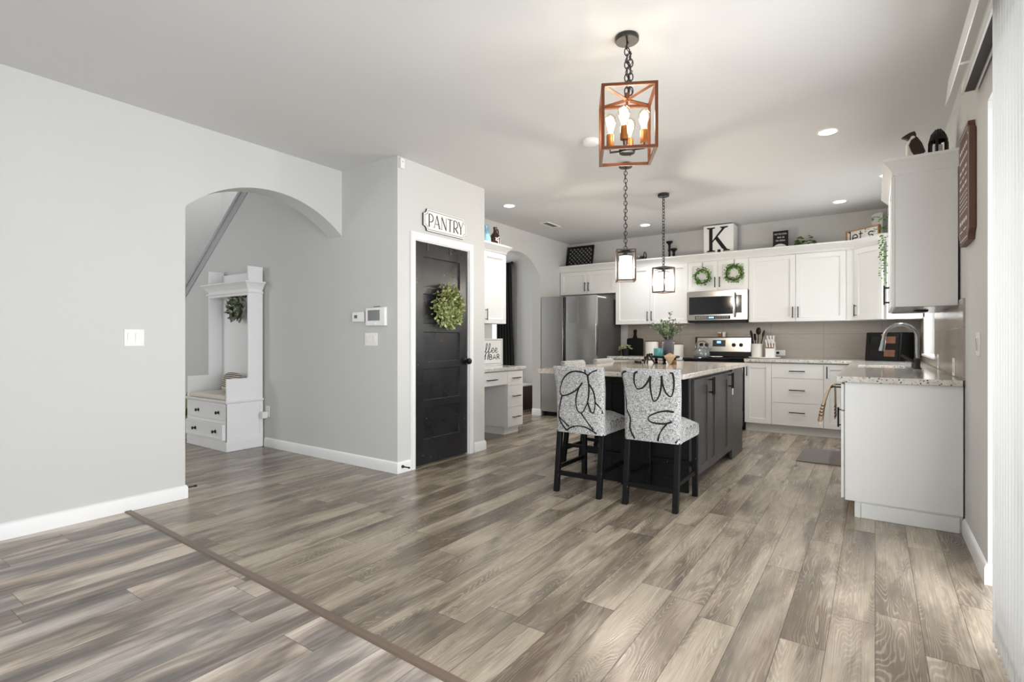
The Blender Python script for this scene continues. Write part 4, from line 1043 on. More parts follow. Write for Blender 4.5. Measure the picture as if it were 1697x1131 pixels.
# scalloped white corbel cut-out
pc = [(0, 0), (.012, .05), (-.004, .085), (.02, .10), (.018, .135), (-.006, .16), (.03, .185), (.075, .195), (.11, .19), (.11, 0)]
t = MB().prism([(u, v * 1.0 + .235) for u, v in pc[1:-1]] + [(.11, .0), (.012, 0.0)], FY, 0, .03).build('scalloped_plaque', M['white'], bevel=.002, loc=(-.035, 7.66, UPZ)); tag(t, 'white scalloped plaque behind the oak framed sign in the corner', 'decor')
t = thing('trailing_plant', 'trailing green vine hanging from the top of the corner cabinet', 'plant', (.085, 7.24, UPZ + .001))
MB().lathe([(.001, 0), (.05, 0), (.065, .10), (.06, .10), (.05, .085), (.001, .085)], 20).build('pot', M['ceramic'], t)
lv = MB(); trailing(lv, (-.01, -.02, .14), 10, 4, .22, .035, .020); trailing(lv, (-.0, -.03, .26), 7, 9, .2, .035, .020)
rnd = random.Random(33)
for s in range(5):
    q = Vector((-.035 + .012 * s, -.115, .09)); 
    for k in range(int(10 + 3 * s)):
        q += Vector((rnd.uniform(-.006, .006), rnd.uniform(-.012, .0) if k < 4 else rnd.uniform(-.004, .004), -.026)); lv.leaf(q, Vector((rnd.uniform(-1, 1), -.5, rnd.uniform(-.8, .1))), Vector((0, -.8, .6)), .034, .019)
lv.build('leaves', M['leaf_bright'], t, weld=False, smooth=0)
# bird figurine and black lantern on the end cabinet
t = thing('bird_figurine', 'brown and white wooden bird figurine on the end wall cabinet', 'figurine', (.205, 4.42, UPZ), R(8)); t.scale = (.95, 1, 1)
bd = MB(); fxz = lambda u, v, w: (u, w, v)
bd.prism([(-.035, 0), (.065, 0), (.045, .10), (.01, .175), (-.01, .175), (-.035, .12)], fxz, -.022, .022); bd.build('breast', M['print'], t, bevel=.008)
bd = MB(); bd.prism([(-.012, .07), (.01, .03), (.072, .055), (.05, .12), (.022, .165), (-.012, .145), (-.025, .11)], fxz, -.027, .027); bd.build('wing', M['dkwood'], t, bevel=.006)
bd = MB(); bd.prism([(-.065, .170), (-.035, .158), (-.015, .140), (.022, .140), (.020, .185), (.012, .205), (-.018, .198), (-.040, .186)], fxz, -.018, .018); bd.build('head', M['dkwood'], t, bevel=.006)
t.location.z = UPZ + .095; MB().box(-.03, -.025, -.095, .06, .025, .004).build('plinth', M['print'], t)
t = thing('candle_lantern', 'black dome-topped open candle lantern on the end wall cabinet by the wall', 'lantern', (.342, 4.43, UPZ)); t.scale = (.78, .78, 1.08)
MB().lathe([(.001, 0), (.066, 0), (.066, .10), (.001, .10)], 20).build('base', M['black'], t)
for k in range(6):
    a = 2 * math.pi * k / 6 + .3
    MB().tube([(.064 * math.cos(a), .064 * math.sin(a), .09), (.062 * math.cos(a), .062 * math.sin(a), .18), (.045 * math.cos(a), .045 * math.sin(a), .23), (.012 * math.cos(a), .012 * math.sin(a), .26)], .011, 6).build('rib', M['black'], t)
MB().lathe([(.066, .195), (.055, .225), (.035, .25), (.001, .265)], 20, caps=False).build('dome', M['black'], t)
MB().lathe([(.001, .10), (.028, .10), (.028, .17), (.001, .17)], 14).build('candle', M['ceramic'], t)
# jugs on the coffee cabinet
def jug(name, label, loc, mtl, r, h, bent):
    t = thing(name, label, 'jug', loc)
    MB().lathe([(.001, 0), (r * .92, 0), (r, .012), (r, h * .48), (r * .8, h * .66), (r * .32, h * .8), (r * .28, h * .93), (r * .34, h * .95), (r * .34, h), (.001, h)], 24).build('body', M[mtl], t)
    MB().tube([(0, r * .30, h * .92), (0, r * .62, h * .93), (0, r * .78, h * .82), (0, r * .7, h * .68)], .009, 8).build('handle', M[mtl], t)
    return t
t = jug('growler', 'dark brown glass growler with a white house mark on the coffee wall cabinet', (-3.93, 5.30, UPZ), 'jug', .075, .32, 0); t.rotation_euler = (0, 0, R(-8))
mk = MB(); ff = lambda u, v: (.0765 * math.cos(u / .075), .0765 * math.sin(u / .075), v)
for p in ([(-.05, .15), (0.0, .19), (.05, .15)], [(-.012, .10), (-.012, .165)], [(.018, .10), (.018, .16)], [(-.05, .15), (-.015, .135)], [(.045, .10), (.05, .14)]): mk.ribbon(p, .014, ff)
mk.build('logo', M['print'], t, weld=False)
t = jug('jug', 'pale blue jug on the coffee wall cabinet, half hidden by the pantry wall', (-3.93, 5.115, UPZ), 'blueglass', .06, .31, 1)
MB().tube([(0, .0, .30), (0, .03, .318), (0, .07, .25)], .006, 8).build('spout', M['blueglass'], t)

# ================================================================== BACK COUNTER THINGS
CT = .914
t = thing('cutting_board', 'black paddle cutting board leaning on the backsplash', 'cutting board', (-3.05, 7.72, CT)); t.rotation_euler = (R(-4), 0, 0)
w = .13
poly = [(-w, 0), (w, 0), (w, .25), (w - .012, .262), (.04, .27), (.024, .30), (.022, .355)] + [(.028 * math.cos(R(a)), .375 + .028 * math.sin(R(a))) for a in range(-20, 201, 22)] + [(-.022, .355), (-.024, .30), (-.04, .27), (-w + .012, .262), (-w, .25)]
MB().prism(poly, FY, 0, .018).build('board', M['blackmatte'], t, bevel=.003)
MB().lathe([(.001, -.002), (.009, -.002), (.009, .001), (.001, .001)], 12, X=Matrix.Translation((0, 0, .378)) @ Matrix.Rotation(R(90), 4, 'X')).build('hang_hole', M['gunmetal'], t)
t = plant('potted_succulent', 'small pale green succulent in a black pot before the cutting board', (-3.09, 7.45, CT), 'leaf_wreath', 'blackmatte', 70, .075, .05, .018, 5, .06, .1, (.045, .06, .105))
def canister(label, x, y, r, h):
    t = thing('canister', label, 'canister', (x, y, CT), 0, 'white canisters on the back counter')
    MB().lathe([(.001, 0), (r, 0), (r + .002, .01), (r, h - .012), (.001, h - .012)], 26).build('body', M['ceramic'], t)
    MB().lathe([(.001, h - .012), (r + .002, h - .012), (r + .002, h), (.001, h)], 26).build('lid', M['walnut'], t)
canister('largest white canister with a dark lid, next to the cutting board', -2.715, 7.56, .098, .225)
canister('white canister with a dark lid partly hidden behind the charcoal vase', -2.475, 7.58, .088, .225)
canister('smaller white canister right of the charcoal vase by the stove', -2.315, 7.50, .078, .185)
t = thing('kettle', 'grey tea kettle with a wood-grip handle on the stove', 'kettle', (-1.945, 7.36, .9185))
MB().lathe([(.001, 0), (.095, 0), (.104, .015), (.104, .05), (.09, .09), (.055, .12), (.03, .128), (.001, .128)], 28).build('body', M['kettle'], t)
MB().lathe([(.001, .126), (.032, .126), (.03, .136), (.008, .14), (.008, .15), (.001, .15)], 18).build('lid', M['chrome'], t)
MB().tube([(.07, 0, .085), (.115, 0, .115), (.13, 0, .125)], [.018, .013, .010], 10).build('spout', M['kettle'], t)
hp = [(-.075, 0, .10)] + [(-.085 * math.cos(R(a)), 0, .15 + .07 * math.sin(R(a))) for a in range(0, 181, 20)] + [(.075, 0, .10)]
o = MB().tube(hp, .0055, 8).build('handle', M['chrome'], t); MB().tube([(-.06 + .02 * k, 0, .15 + .07 * math.sqrt(max(0, 1 - ((-.06 + .02 * k) / .085) ** 2))) for k in range(7)], .010, 8).build('grip', M['walnutlight'], o)
t = MB().lathe([(.001, 0), (.05, 0), (.085, .012), (.08, .016), (.048, .006), (.001, .006)], 24, sy=.6).build('spoon_rest', M['ceramic'], loc=(-1.74, 7.30, .9185)); tag(t, 'small white spoon rest on the black cooktop', 'spoon rest')
def shaker_jar(label, x, mtl):
    t = thing('spice_shaker', label, 'shaker', (x, 7.72 - .012, 1.195), 0, 'shakers on the stove back')
    MB().lathe([(.001, 0), (.022, 0), (.022, .05), (.001, .05)], 14).build('jar', M[mtl], t); MB().lathe([(.001, .05), (.023, .05), (.023, .068), (.001, .068)], 14).build('lid', M['white'], t)
shaker_jar('brown-filled shaker with a white lid on the stove back panel', -1.795, 'walnutlight'); shaker_jar('white shaker with a white lid on the stove back panel', -1.735, 'ceramic')
t = MB().lathe([(.001, 0), (.17, 0), (.19, .012), (.19, .02), (.18, .02), (.17, .014), (.001, .014)], 36).build('turntable', M['ceramic'], loc=(-1.185, 7.49, CT)); tag(t, 'round white turntable tray holding the utensil crock', 'tray')
t = MB().lathe([(.001, 0), (.062, 0), (.068, .01), (.068, .165), (.071, .175), (.062, .175), (.06, .02), (.001, .02)], 26).build('utensil_crock', M['ceramic'], loc=(-1.275, 7.50, CT + .0145)); tag(t, 'white ceramic crock full of black cooking utensils', 'crock')
rnd = random.Random(2)
for k, (ax, ay, kind, lb) in enumerate([(-.35, .1, 'spoon', 'black cooking spoon leaning left in the white crock'), (-.12, -.1, 'spat', 'black spatula low in the middle of the white crock'), (.05, .16, 'spoon', 'black serving spoon standing tallest in the white crock'), (.38, -.08, 'ladle', 'black ladle leaning right in the white crock')]):
    t = thing('utensil', lb, 'kitchen utensil', (-1.275, 7.50, CT + .036), 0, 'utensils in the crock')
    L = [.26, .21, .29, .26][k]; d = Vector((ax * .55, ay * .5, 1)).normalized(); p0 = Vector((ax * .05, ay * .05, 0)); e = p0 + d * L
    MB().tube([tuple(p0), tuple(e)], .006, 8).build('shaft', M['black'], t)
    X = Matrix.Translation(e) @ d.to_track_quat('Z', 'Y').to_matrix().to_4x4()
    if kind == 'spat': MB().box(-.028, -.003, -.01, .028, .003, .075, X=X).build('blade', M['black'], t, bevel=.003)
    else: MB().ball((0, 0, .03), (.036, .011, .050), 14, 8, X=X).build('bowl', M['black'], t)
t = thing('knife_block', 'white slanted knife block with white-handled knives', 'knife block', (-1.115, 7.47, CT + .0145))
MB().prism([(-.045, 0), (.075, 0), (.075, .12), (.035, .205), (-.045, .115)], lambda u, v, w: (w, u, v), -.05, .055).build('block', M['white'], t, bevel=.003)
dk = Vector((0, -.75, .66)).normalized()
MB().prism([(-.0465, .116), (.034, .2065), (.031, .209), (-.0495, .119)], lambda u, v, w: (w, u, v), -.045, .05).build('slot_plate', M['walnutlight'], t)
for i in range(3):
    for j in range(2):
        p = Vector((-.03 + .03 * i + .01 * j, -.035 + .045 * j, .135 + .05 * j)); d = Vector((-.08 + .06 * i, -.40, .85)).normalized()
        MB().tube([tuple(p - d * .01), tuple(p + d * .05), tuple(p + d * .10)], [.010, .009, .012], 8).build('knife_handle', M['white'], t)
t = thing('wall_outlet', 'white horizontal outlet with a black plug on the backsplash', 'outlet', (-1.035, YB - .010, .982))
MB().box(-.058, -.006, -.036, .058, 0, .036).build('plate', M['white'], t, bevel=.002); MB().box(-.045, -.03, -.014, -.012, -.005, .014).build('plug', M['black'], t, bevel=.003)
# bread box
t = thing('bread_box', 'black two-tier bread box with glass drop doors in the corner', 'bread box', (.14, 7.37, CT), R(-33))
w, d, h = .385, .24, .325
MB().prism([(-.145, 0), (.11, 0), (.11, h), (-.10, h), (-.115, h - .006)], lambda u, v, ww: (ww, u, v), -w / 2, w / 2).build('body', M['breadblack'], t, bevel=.006)
fnb = lambda u, v, ww: (u, -.145 + v * .098 + ww, v)
for (a, b) in ((.025, .15), (.172, .30)):
    dm = MB(); dm.plate([-w / 2 + .02, -w / 2 + .05, -.015, .015, w / 2 - .05, w / 2 - .02], [a, a + .025, b - .02, b], [[-.008] * 5, [-.008, -.002, -.008, -.002, -.008], [-.008] * 5], fnb, 0)
    o = dm.build('door', M['breadblack'], t)
    MB().plate([-w / 2 + .055, -.02], [a + .028, b - .023], [[-.0035]], fnb, -.0025).build('pane', M['gloss'], o)
    MB().plate([.02, w / 2 - .055], [a + .028, b - .023], [[-.0035]], fnb, -.0025).build('pane', M['amber'], o)
    p = fnb(0, b - .006, -.012); MB().ball(p, .013, 12, 8).build('knob', M['gold'], o)
# outlets on the sink wall
for (y, lb) in ((5.50, 'white outlet plate on the sink wall, closer to the faucet'), (4.47, 'white outlet plate on the sink wall, closer to the end of the worktop')):
    t = thing('wall_outlet', lb, 'outlet', (XR - .010, y, .976), R(-90), 'outlets on the sink wall')
    MB().box(-.06, -.006, -.058, .06, 0, .058).build('plate', M['white'], t, bevel=.002)
    for xx in (-.03, .03): MB().box(xx - .017, -.008, -.034, xx + .017, -.005, .034).build('receptacle', M['ceramic'], t, bevel=.001)
# towel over the bar
tw = MB()
def tow(x, z, off): return x
prof = [(-.318, .588), (-.310, .65), (-.297, .72), (-.275, .79), (-.256, .83), (-.247, .846), (-.240, .850), (-.233, .846), (-.226, .83), (-.224, .79), (-.223, .73), (-.222, .66), (-.221, .615)]
for k in range(12):
    pass
ny = 16; vs = []
for j in range(ny + 1):
    f = j / ny; y = 4.17 + .19 * f
    for i, (x, z) in enumerate(prof):
        s = abs(i - 6) / 6; wv = .013 * s * math.sin(f * 3.2 * 2 * math.pi + (0 if i < 6 else 1.2)); pinch = 1 - .35 * (1 - s)
        vs.append((x + (wv if i < 6 else abs(wv) * .3 * -1), 4.265 + (y - 4.265) * pinch, z))
n = len(prof); tw.add(vs, [(j * n + i, j * n + i + 1, (j + 1) * n + i + 1, (j + 1) * n + i) for j in range(ny) for i in range(n - 1)])
t = thing('hand_towel', 'beige hand towel with brown stripes and tassels on the peninsula drawer bar', 'towel', (0, 0, 0))
o = tw.build('cloth', M['towel'], t, smooth=60); sd = o.modifiers.new('solid', 'SOLIDIFY'); sd.thickness = .004
ts = MB()
for k in range(8):
    y = 4.18 + .024 * k; ts.ball((-.312 + .006 * math.sin(k * 2.4), y, .577), (.009, .009, .014), 8, 5)
o = ts.build('tassels', M['cream'], t); o['kind'] = 'stuff'
MBm = MB(); MBm.box(-.62, 5.63, 0, -.12, 6.35, .010); t = MBm.build('kitchen_mat', M['mat'], bevel=.003); tag(t, 'grey flat kitchen mat on the floor before the sink', 'mat')

# ================================================================== ISLAND TOP THINGS
IZ = .914
t = thing('riser_tray', 'round dark riser tray on small turned feet on the island', 'tray', (-1.74, 5.22, IZ))
MB().lathe([(.001, .058), (.135, .058), (.142, .064), (.142, .078), (.135, .08), (.13, .074), (.001, .074)], 36).build('top', M['blackmatte'], t)
for k in range(3):
    a = R(-90 + YAW - 20 + 120 * k); MB().lathe([(.001, 0), (.017, 0), (.02, .012), (.012, .022), (.02, .034), (.014, .046), (.02, .0575), (.001, .0575)], 14, c=(.105 * math.cos(a), .105 * math.sin(a), 0)).build('foot', M['black'], t)
t = thing('vase', 'charcoal pottery vase with eucalyptus stems on the island tray', 'vase', (-1.715, 5.25, IZ + .0745))
MB().lathe([(.001, 0), (.045, 0), (.05, .01), (.055, .08), (.055, .115), (.045, .145), (.041, .155), (.046, .17), (.040, .17), (.036, .155), (.001, .15)], 26).build('body', M['vase'], t)
rnd = random.Random(12); lv = MB(); sm = MB()
for i in range(22):
    a = rnd.uniform(0, 2 * math.pi); sp = rnd.uniform(.04, .17); hh = rnd.uniform(.29, .41) - sp * .4
    if i == 0: a, sp, hh = R(20), .02, .44
    if i == 1: a, sp, hh = R(YAW), .17, .30
    if i == 2: a, sp, hh = R(YAW + 180), .16, .31
    tip = Vector((sp * math.cos(a), sp * math.sin(a), hh)); base_ = Vector((.015 * math.cos(a), .015 * math.sin(a), .14)); mid = base_ * .4 + tip * .6 + Vector((0, 0, .03)); mid.x *= .75; mid.y *= .75
    pts = [base_, mid, tip]; sm.tube([tuple(p) for p in pts], .0018, 4)
    for k in range(9):
        f = .25 + .75 * k / 8; p = base_ * (1 - f) ** 2 + mid * 2 * f * (1 - f) + tip * f * f
        for s in (-1, 1): lv.leaf(p, Vector((s * math.sin(a + k) + rnd.uniform(-.4, .4), -s * math.cos(a + k) + rnd.uniform(-.4, .4), rnd.uniform(.0, .9))), Vector((rnd.uniform(-1, 1), rnd.uniform(-1, 0), .6)), .032 * rnd.uniform(.7, 1.2), .023)
lv.build('leaves', M['leaf_euc'], t, weld=False, smooth=0); sm.build('stems', M['twig'], t)
t = thing('candle_jar', 'teal glass candle jar on the island tray', 'candle', (-1.785, 5.155, IZ + .0745))
MB().lathe([(.001, 0), (.043, 0), (.046, .006), (.046, .08), (.042, .08), (.041, .055), (.001, .055)], 24).build('glass', M['teal'], t)
MB().lathe([(.001, .054), (.04, .054), (.04, .058), (.001, .058)], 18).build('wax', M['ceramic'], t)
t = thing('seashell', 'tan spiky conch seashell leaning before the island tray', 'seashell', (-1.64, 5.06, IZ), R(20))
sh = MB(); pr_ = [(.001, 0), (.014, .008), (.024, .03), (.04, .055), (.052, .075), (.044, .088), (.03, .098), (.016, .106), (.001, .112)]
sh.lathe(pr_, 18, sy=.75); sh.build('shell', M['shell'], t)
for k in range(7):
    a = 2 * math.pi * k / 7; MB().tube([(.042 * math.cos(a), .032 * math.sin(a), .074), (.062 * math.cos(a), .047 * math.sin(a), .086)], [.010, .001], 6).build('spike', M['shell'], t)
t = MB().lathe([(.001, 0), (.022, 0), (.026, .01), (.022, .04), (.001, .042)], 14, sx=1.6).build('wood_bead_knot', M['walnutlight'], loc=(-1.655, 5.20, IZ)); tag(t, 'small brown wooden knot under the island tray', 'decor')
t = thing('bead_garland', 'black wooden bead garland draped off the left of the island tray', 'garland', (-1.74, 5.22, IZ))
pts = [(-.112, -.07, .093), (-.125, -.095, .093), (-.146, -.10, .088), (-.17, -.105, .06), (-.19, -.11, .033), (-.215, -.115, .014), (-.245, -.10, .013), (-.27, -.075, .013), (-.29, -.045, .013), (-.30, -.01, .013), (-.32, .02, .013)]
MB().tube(pts, .003, 5).build('cord', M['twig'], t)
for p in pts: MB().ball(p, .0125, 10, 7).build('bead', M['blackmatte'], t)
# frame-like dark stand left of the tray
t = thing('small_easel', 'small black A-frame stand left of the island tray', 'stand', (-1.93, 5.27, IZ), R(YAW))
for (a, b) in (((-.05, -.02, 0), (-.012, 0, .085)), ((.06, -.02, 0), (.005, 0, .085)), ((0, .05, 0), (0, 0, .085))): MB().bar(a, b, .013).build('leg', M['black'], t)
MB().box(-.03, -.016, .03, .035, -.002, .042).build('ledge', M['black'], t)

# ================================================================== WALL THINGS
# PANTRY sign
t = thing('pantry_sign', 'white notched-corner sign lettered PANTRY over the black door', 'sign', (XP, 3.753, 2.253), R(90))
def notched(w, h, c, n=5):
    w /= 2; h /= 2; P = []
    for (sx, sy, a0) in ((1, 1, 270), (-1, 1, 0), (-1, -1, 90), (1, -1, 180)):
        for i in range(n + 1):
            a = a0 - 90 * i / n if True else 0
            P.append((sx * w + c * math.cos(R(a)), sy * h + c * math.sin(R(a))))
    return P
P = notched(.605, .20, .045)
MB().prism(P, FY, -.018, 0).build('board', M['white'], t)
e = MB().prism(notched(.608, .203, .045), FY, -.0165, -.001).build('dark_edge', M['seam'], t)
ln = notched(.575, .172, .042); lb = MB(); lb.ribbon(ln + [ln[0]], .004, lambda u, v: (u, -.0188, v)); lb.build('border_line', M['seam'], t, weld=False)
tx = MB(); hL = .118; f = lambda u, v: (u, -.0188, v - hL / 2); th, tn = .014, .006
def st(pts, w): tx.ribbon(pts, w, f)
def letter(x, ch):
    if ch == 'P': st([(x, 0), (x, hL)], th); st([(x, hL)] + [(x + .012, hL)] + arc(x + .018, hL * .69, .036, hL * .31, 90, -90, 14) + [(x + .0, hL * .38)], [tn] * 2 + [tn + .006 * math.sin(math.pi * i / 14) for i in range(15)] + [tn]); st([(x - .013, .002), (x + .013, .002)], .004)
    if ch == 'A': st([(x, 0), (x + .036, hL)], tn); st([(x + .036, hL), (x + .074, 0)], th); st([(x + .016, hL * .32), (x + .058, hL * .32)], tn); st([(x - .01, .002), (x + .01, .002)], .004); st([(x + .062, .002), (x + .088, .002)], .004)
    if ch == 'N': st([(x, 0), (x, hL)], tn); st([(x, hL), (x + .062, 0)], th); st([(x + .062, 0), (x + .062, hL)], tn); st([(x - .01, .002), (x + .01, .002)], .004)
    if ch == 'T': st([(x + .034, 0), (x + .034, hL)], th); st([(x, hL - .003), (x + .068, hL - .003)], .007); st([(x + .021, .002), (x + .047, .002)], .004)
    if ch == 'R': letter(x, 'P'); st([(x + .022, hL * .38), (x + .062, 0)], th)
    if ch == 'Y': st([(x + .033, 0), (x + .033, hL * .45)], th); st([(x + .033, hL * .45), (x, hL)], th); st([(x + .033, hL * .45), (x + .066, hL)], tn); st([(x + .02, .002), (x + .046, .002)], .004)
for x, ch_ in ((-.232, 'P'), (-.165, 'A'), (-.062, 'N'), (.022, 'T'), (.112, 'R'), (.182, 'Y')): letter(x, ch_)
tx.build('lettering', M['seam'], t, weld=False)
# over-door hooks
for y, lb in ((3.535, 'dark over-door hook nearer the hinges of the pantry door'), (3.842, 'dark over-door hook nearer the knob side of the pantry door')):
    o = MB().box(XP - .0118, y - .011, 1.975, XP - .008, y + .011, 2.046).build('door_hook', M['bronze2']); tag(o, lb, 'hook', 'over-door hooks')
# coffee bar sign
t = thing('coffee_sign', 'white framed sign reading coffee BAR on the desk top', 'sign', (-4.02, 5.565, .829), R(90)); t.rotation_euler = (0, 0, R(90)); 
w, h = .62, .34
fm = MB(); fm.plate([-w, -w + .012, -.012, 0], [0, .012, h - .012, h], [[-.018] * 3, [-.018, None, -.018], [-.018] * 3], FY, .008); fm.build('frame', M['white'], t)
MB().box(-w + .011, -.006, .011, -.011, .006, h - .011).build('board', M['white'], t)
MBx = MB(); MBx.ribbon([(-w + .02, .02), (-.02, .02), (-.02, h - .02), (-w + .02, h - .02), (-w + .02, .02)], .004, lambda u, v: (u, -.0068, v)); MBx.build('border_line', M['seam'], t, weld=False)
tx = MB(); fc = lambda u, v: (u * 1.42, -.0068, v); cw = .0085
def cs_(pts, sm=2): tx.ribbon(smoothc(pts, sm), cw, fc)
ex = lambda x: [(x - .024, .182), (x + .012, .19), (x + .02, .212), (x + .002, .225), (x - .016, .20), (x - .008, .165), (x + .012, .16), (x + .03, .175)]
fx = lambda x: [(x - .03, .165), (x + .002, .20), (x + .02, .265), (x + .008, .285), (x - .006, .25), (x - .008, .12), (x - .016, .07), (x - .03, .09), (x - .01, .15), (x + .03, .178)]
for x in (-.238, -.196): cs_(fx(x))
for x in (-.147, -.096): cs_(ex(x))
cs_([(-.275, .20), (-.30, .225), (-.315, .19), (-.295, .162), (-.27, .185), (-.28, .215)]); cs_([(-.345, .212), (-.375, .222), (-.385, .18), (-.36, .162), (-.33, .18)])
tb = MB(); BW = .010
def tb_(p): tb.ribbon(p, BW, fc)
x, y0, hb_ = -.19, .075, .062
tb_([(x, y0), (x, y0 + hb_)]); tb_([(x, y0 + hb_)] + arc(x + .016, y0 + hb_ * .76, .014, hb_ * .24, 90, -90, 8) + [(x, y0 + hb_ * .52)]); tb_([(x, y0 + hb_ * .52)] + arc(x + .018, y0 + hb_ * .26, .017, hb_ * .26, 90, -90, 8) + [(x, y0)])
tb_([(x + .05, y0), (x + .072, y0 + hb_), (x + .094, y0)]); tb_([(x + .058, y0 + .02), (x + .086, y0 + .02)])
tb_([(x + .112, y0), (x + .112, y0 + hb_)]); tb_([(x + .112, y0 + hb_)] + arc(x + .128, y0 + hb_ * .74, .015, hb_ * .26, 90, -90, 8) + [(x + .112, y0 + hb_ * .48)]); tb_([(x + .125, y0 + hb_ * .48), (x + .15, y0)])
tx.build('lettering', M['ink'], t, weld=False); tb.build('lettering', M['ink'], t, weld=False)

def switch(name, label, loc, rz, n, w, h, cat='light switch'):
    t = thing(name, label, cat, loc, rz)
    MB().box(-w / 2, -.006, -h / 2, w / 2, 0, h / 2).build('plate', M['white'], t, bevel=.002)
    for k in range(n):
        x = (k - (n - 1) / 2) * .046; MB().prism([(-.009, -.032), (-.0065, -.032), (-.0065, .032), (-.012, .032)][::1], lambda u, v, ww: (ww, u, v), x - .016, x + .016).build('rocker', M['ceramic'], t)
switch('light_switch', 'white double rocker switch on the left wall', (XL, 1.464, 1.168), R(90), 2, .117, .115)
switch('light_switch', 'white triple rocker switch below the alarm panel', (-3.718, YH, 1.158), 0, 3, .165, .117)
switch('light_switch', 'white switch plate on the right wall below the brown sign', (XR, 3.565, 1.13), R(-90), 1, .10, .12)
t = thing('thermostat', 'small white thermostat left of the alarm panel', 'thermostat', (-3.878, YH, 1.362))
MB().box(-.078, -.025, -.046, .078, 0, .046).build('body', M['white'], t, bevel=.006); MB().box(-.045, -.0265, -.012, -.005, -.0245, .018).build('screen', M['screen'], t)
t = thing('alarm_panel', 'white alarm keypad panel with a dark screen on the hall wall', 'alarm panel', (-3.635, YH, 1.36))
MB().box(-.128, -.032, -.083, .128, 0, .083).build('body', M['white'], t, bevel=.008); MB().box(-.092, -.0335, -.036, .062, -.0315, .058).build('screen', M['screen'], t)
MB().lathe([(.001, 0), (.006, 0), (.006, .003), (.001, .003)], 10, X=Matrix.Translation((.006, -.0315, -.06)) @ Matrix.Rotation(R(90), 4, 'X')).build('status_light', M['led'], t)
MB().box(-.03, -.02, .083, .04, -.004, .089).build('antenna', M['blackmatte'], t)
t = thing('motion_sensor', 'small white motion sensor at the top corner of the pantry wall', 'sensor', (XP, 3.185, 2.683), R(90))
MB().box(-.022, -.028, -.045, .026, 0, .04).build('body', M['white'], t, bevel=.004); MB().lathe([(.001, 0), (.004, 0), (.004, .002), (.001, .002)], 8, X=Matrix.Translation((.0, -.028, .012)) @ Matrix.Rotation(R(90), 4, 'X')).build('indicator', M['seam'], t)
# door stops
def doorstop(label, loc, rz):
    t = thing('door_stop', label, 'door stop', loc, rz)
    X = Matrix.Rotation(R(90), 4, 'X')
    MB().lathe([(.001, 0), (.014, 0), (.012, .012), (.006, .018), (.006, .022), (.001, .022)], 14, X=X).build('mount', M['gunmetal'], t)
    MB().tube([(0, -.018, 0), (0, -.072, 0)], .0055, 10).build('spring', M['black'], t); MB().tube([(0, -.070, 0), (0, -.086, 0)], .008, 10).build('tip', M['black'], t)
doorstop('black spring door stop on the pantry corner baseboard', (XP + .014, 3.195, .055), R(90))
doorstop('black spring door stop on the baseboard end of the left wall', (XL - .05, 1.799, .06), R(180))
# hanging brown kitchen sign on the right wall
t = thing('kitchen_sign', 'tall brown notched wooden sign with rows of pale lettering on the right wall', 'sign', (XR, 3.845, 2.008), R(-90))
w, h = .42, .635
P = notched(w, h, .05, 4)
MB().prism(P, FY, -.03, -.002).build('board', M['walnut'], t, bevel=.003)
MB().prism(notched(w - .03, h - .03, .05, 4), FY, -.004, 0).build('backing', M['dkwood'], t)
bl = MB(); q = notched(w - .05, h - .05, .048, 4); bl.ribbon(q + [q[0]], .005, lambda u, v: (u, -.0308, v)); bl.build('border_line', M['print'], t, weld=False)
rw = MB(); rnd = random.Random(4)
for (z, hh2, k) in ((.215, .035, 5), (.16, .03, 6), (.10, .03, 3), (.055, .02, 3), (.01, .03, 3), (-.035, .014, 6), (-.06, .014, 6), (-.085, .014, 6), (-.11, .014, 6), (-.135, .014, 6), (-.19, .04, 4), (-.24, .014, 2)):
    x = -.15
    for i in range(k):
        ww = .30 / k * .72; rw.ribbon([(x, z), (x + ww, z)], hh2 * .55, lambda u, v: (u, -.0308, v)); x += .30 / k
o = rw.build('lettering', M['print'], t, weld=False); o['kind'] = 'stuff'

# ================================================================== SLIDING DOOR BLINDS
t = thing('vertical_blinds', 'white vertical blinds stacked open at the sliding door', 'blinds', (.400, 0, 0))
hr = MB(); hr.plate([-.030, -.022, .022, .030], [-.70, 3.58], [[2.43, 2.455, 2.43]], FZ, 2.478, 0); hr.build('headrail', M['white'], t)
MB().box(-.0215, -.70, 2.44, .0215, 3.575, 2.4555).build('track_channel', M['fridge_side'], t)
vl = MB(); vl.prism([(-.75, 2.385), (3.44, 2.385), (3.60, 2.40), (3.46, 2.47), (-.75, 2.47)], FX, -.094, -.090); vl.build('valance', M['blind'], t)
for y in (3.30, 1.4): MB().box(-.091, y - .006, 2.4785, .036, y + .006, 2.486).build('bracket', M['white'], t)
yy = 2.605
for k in range(12):
    sl_ = MB(); n = 6; wd = .089; pts = [((i / n - .5) * wd, .008 * (1 - (2 * i / n - 1) ** 2)) for i in range(n + 1)]
    a = R(74)
    vs = [(p[0] * math.sin(a) * .62 + p[1] * .3 - .015, yy - p[0] * math.cos(a) + p[1], z) for z in (.03, 2.432) for p in pts]
    sl_.add(vs, [(i, i + 1, n + 2 + i, n + 1 + i) for i in range(n)])
    o = sl_.build('slat', M['blind'], t, smooth=60); o.modifiers.new('solid', 'SOLIDIFY').thickness = .0015
    yy -= .046

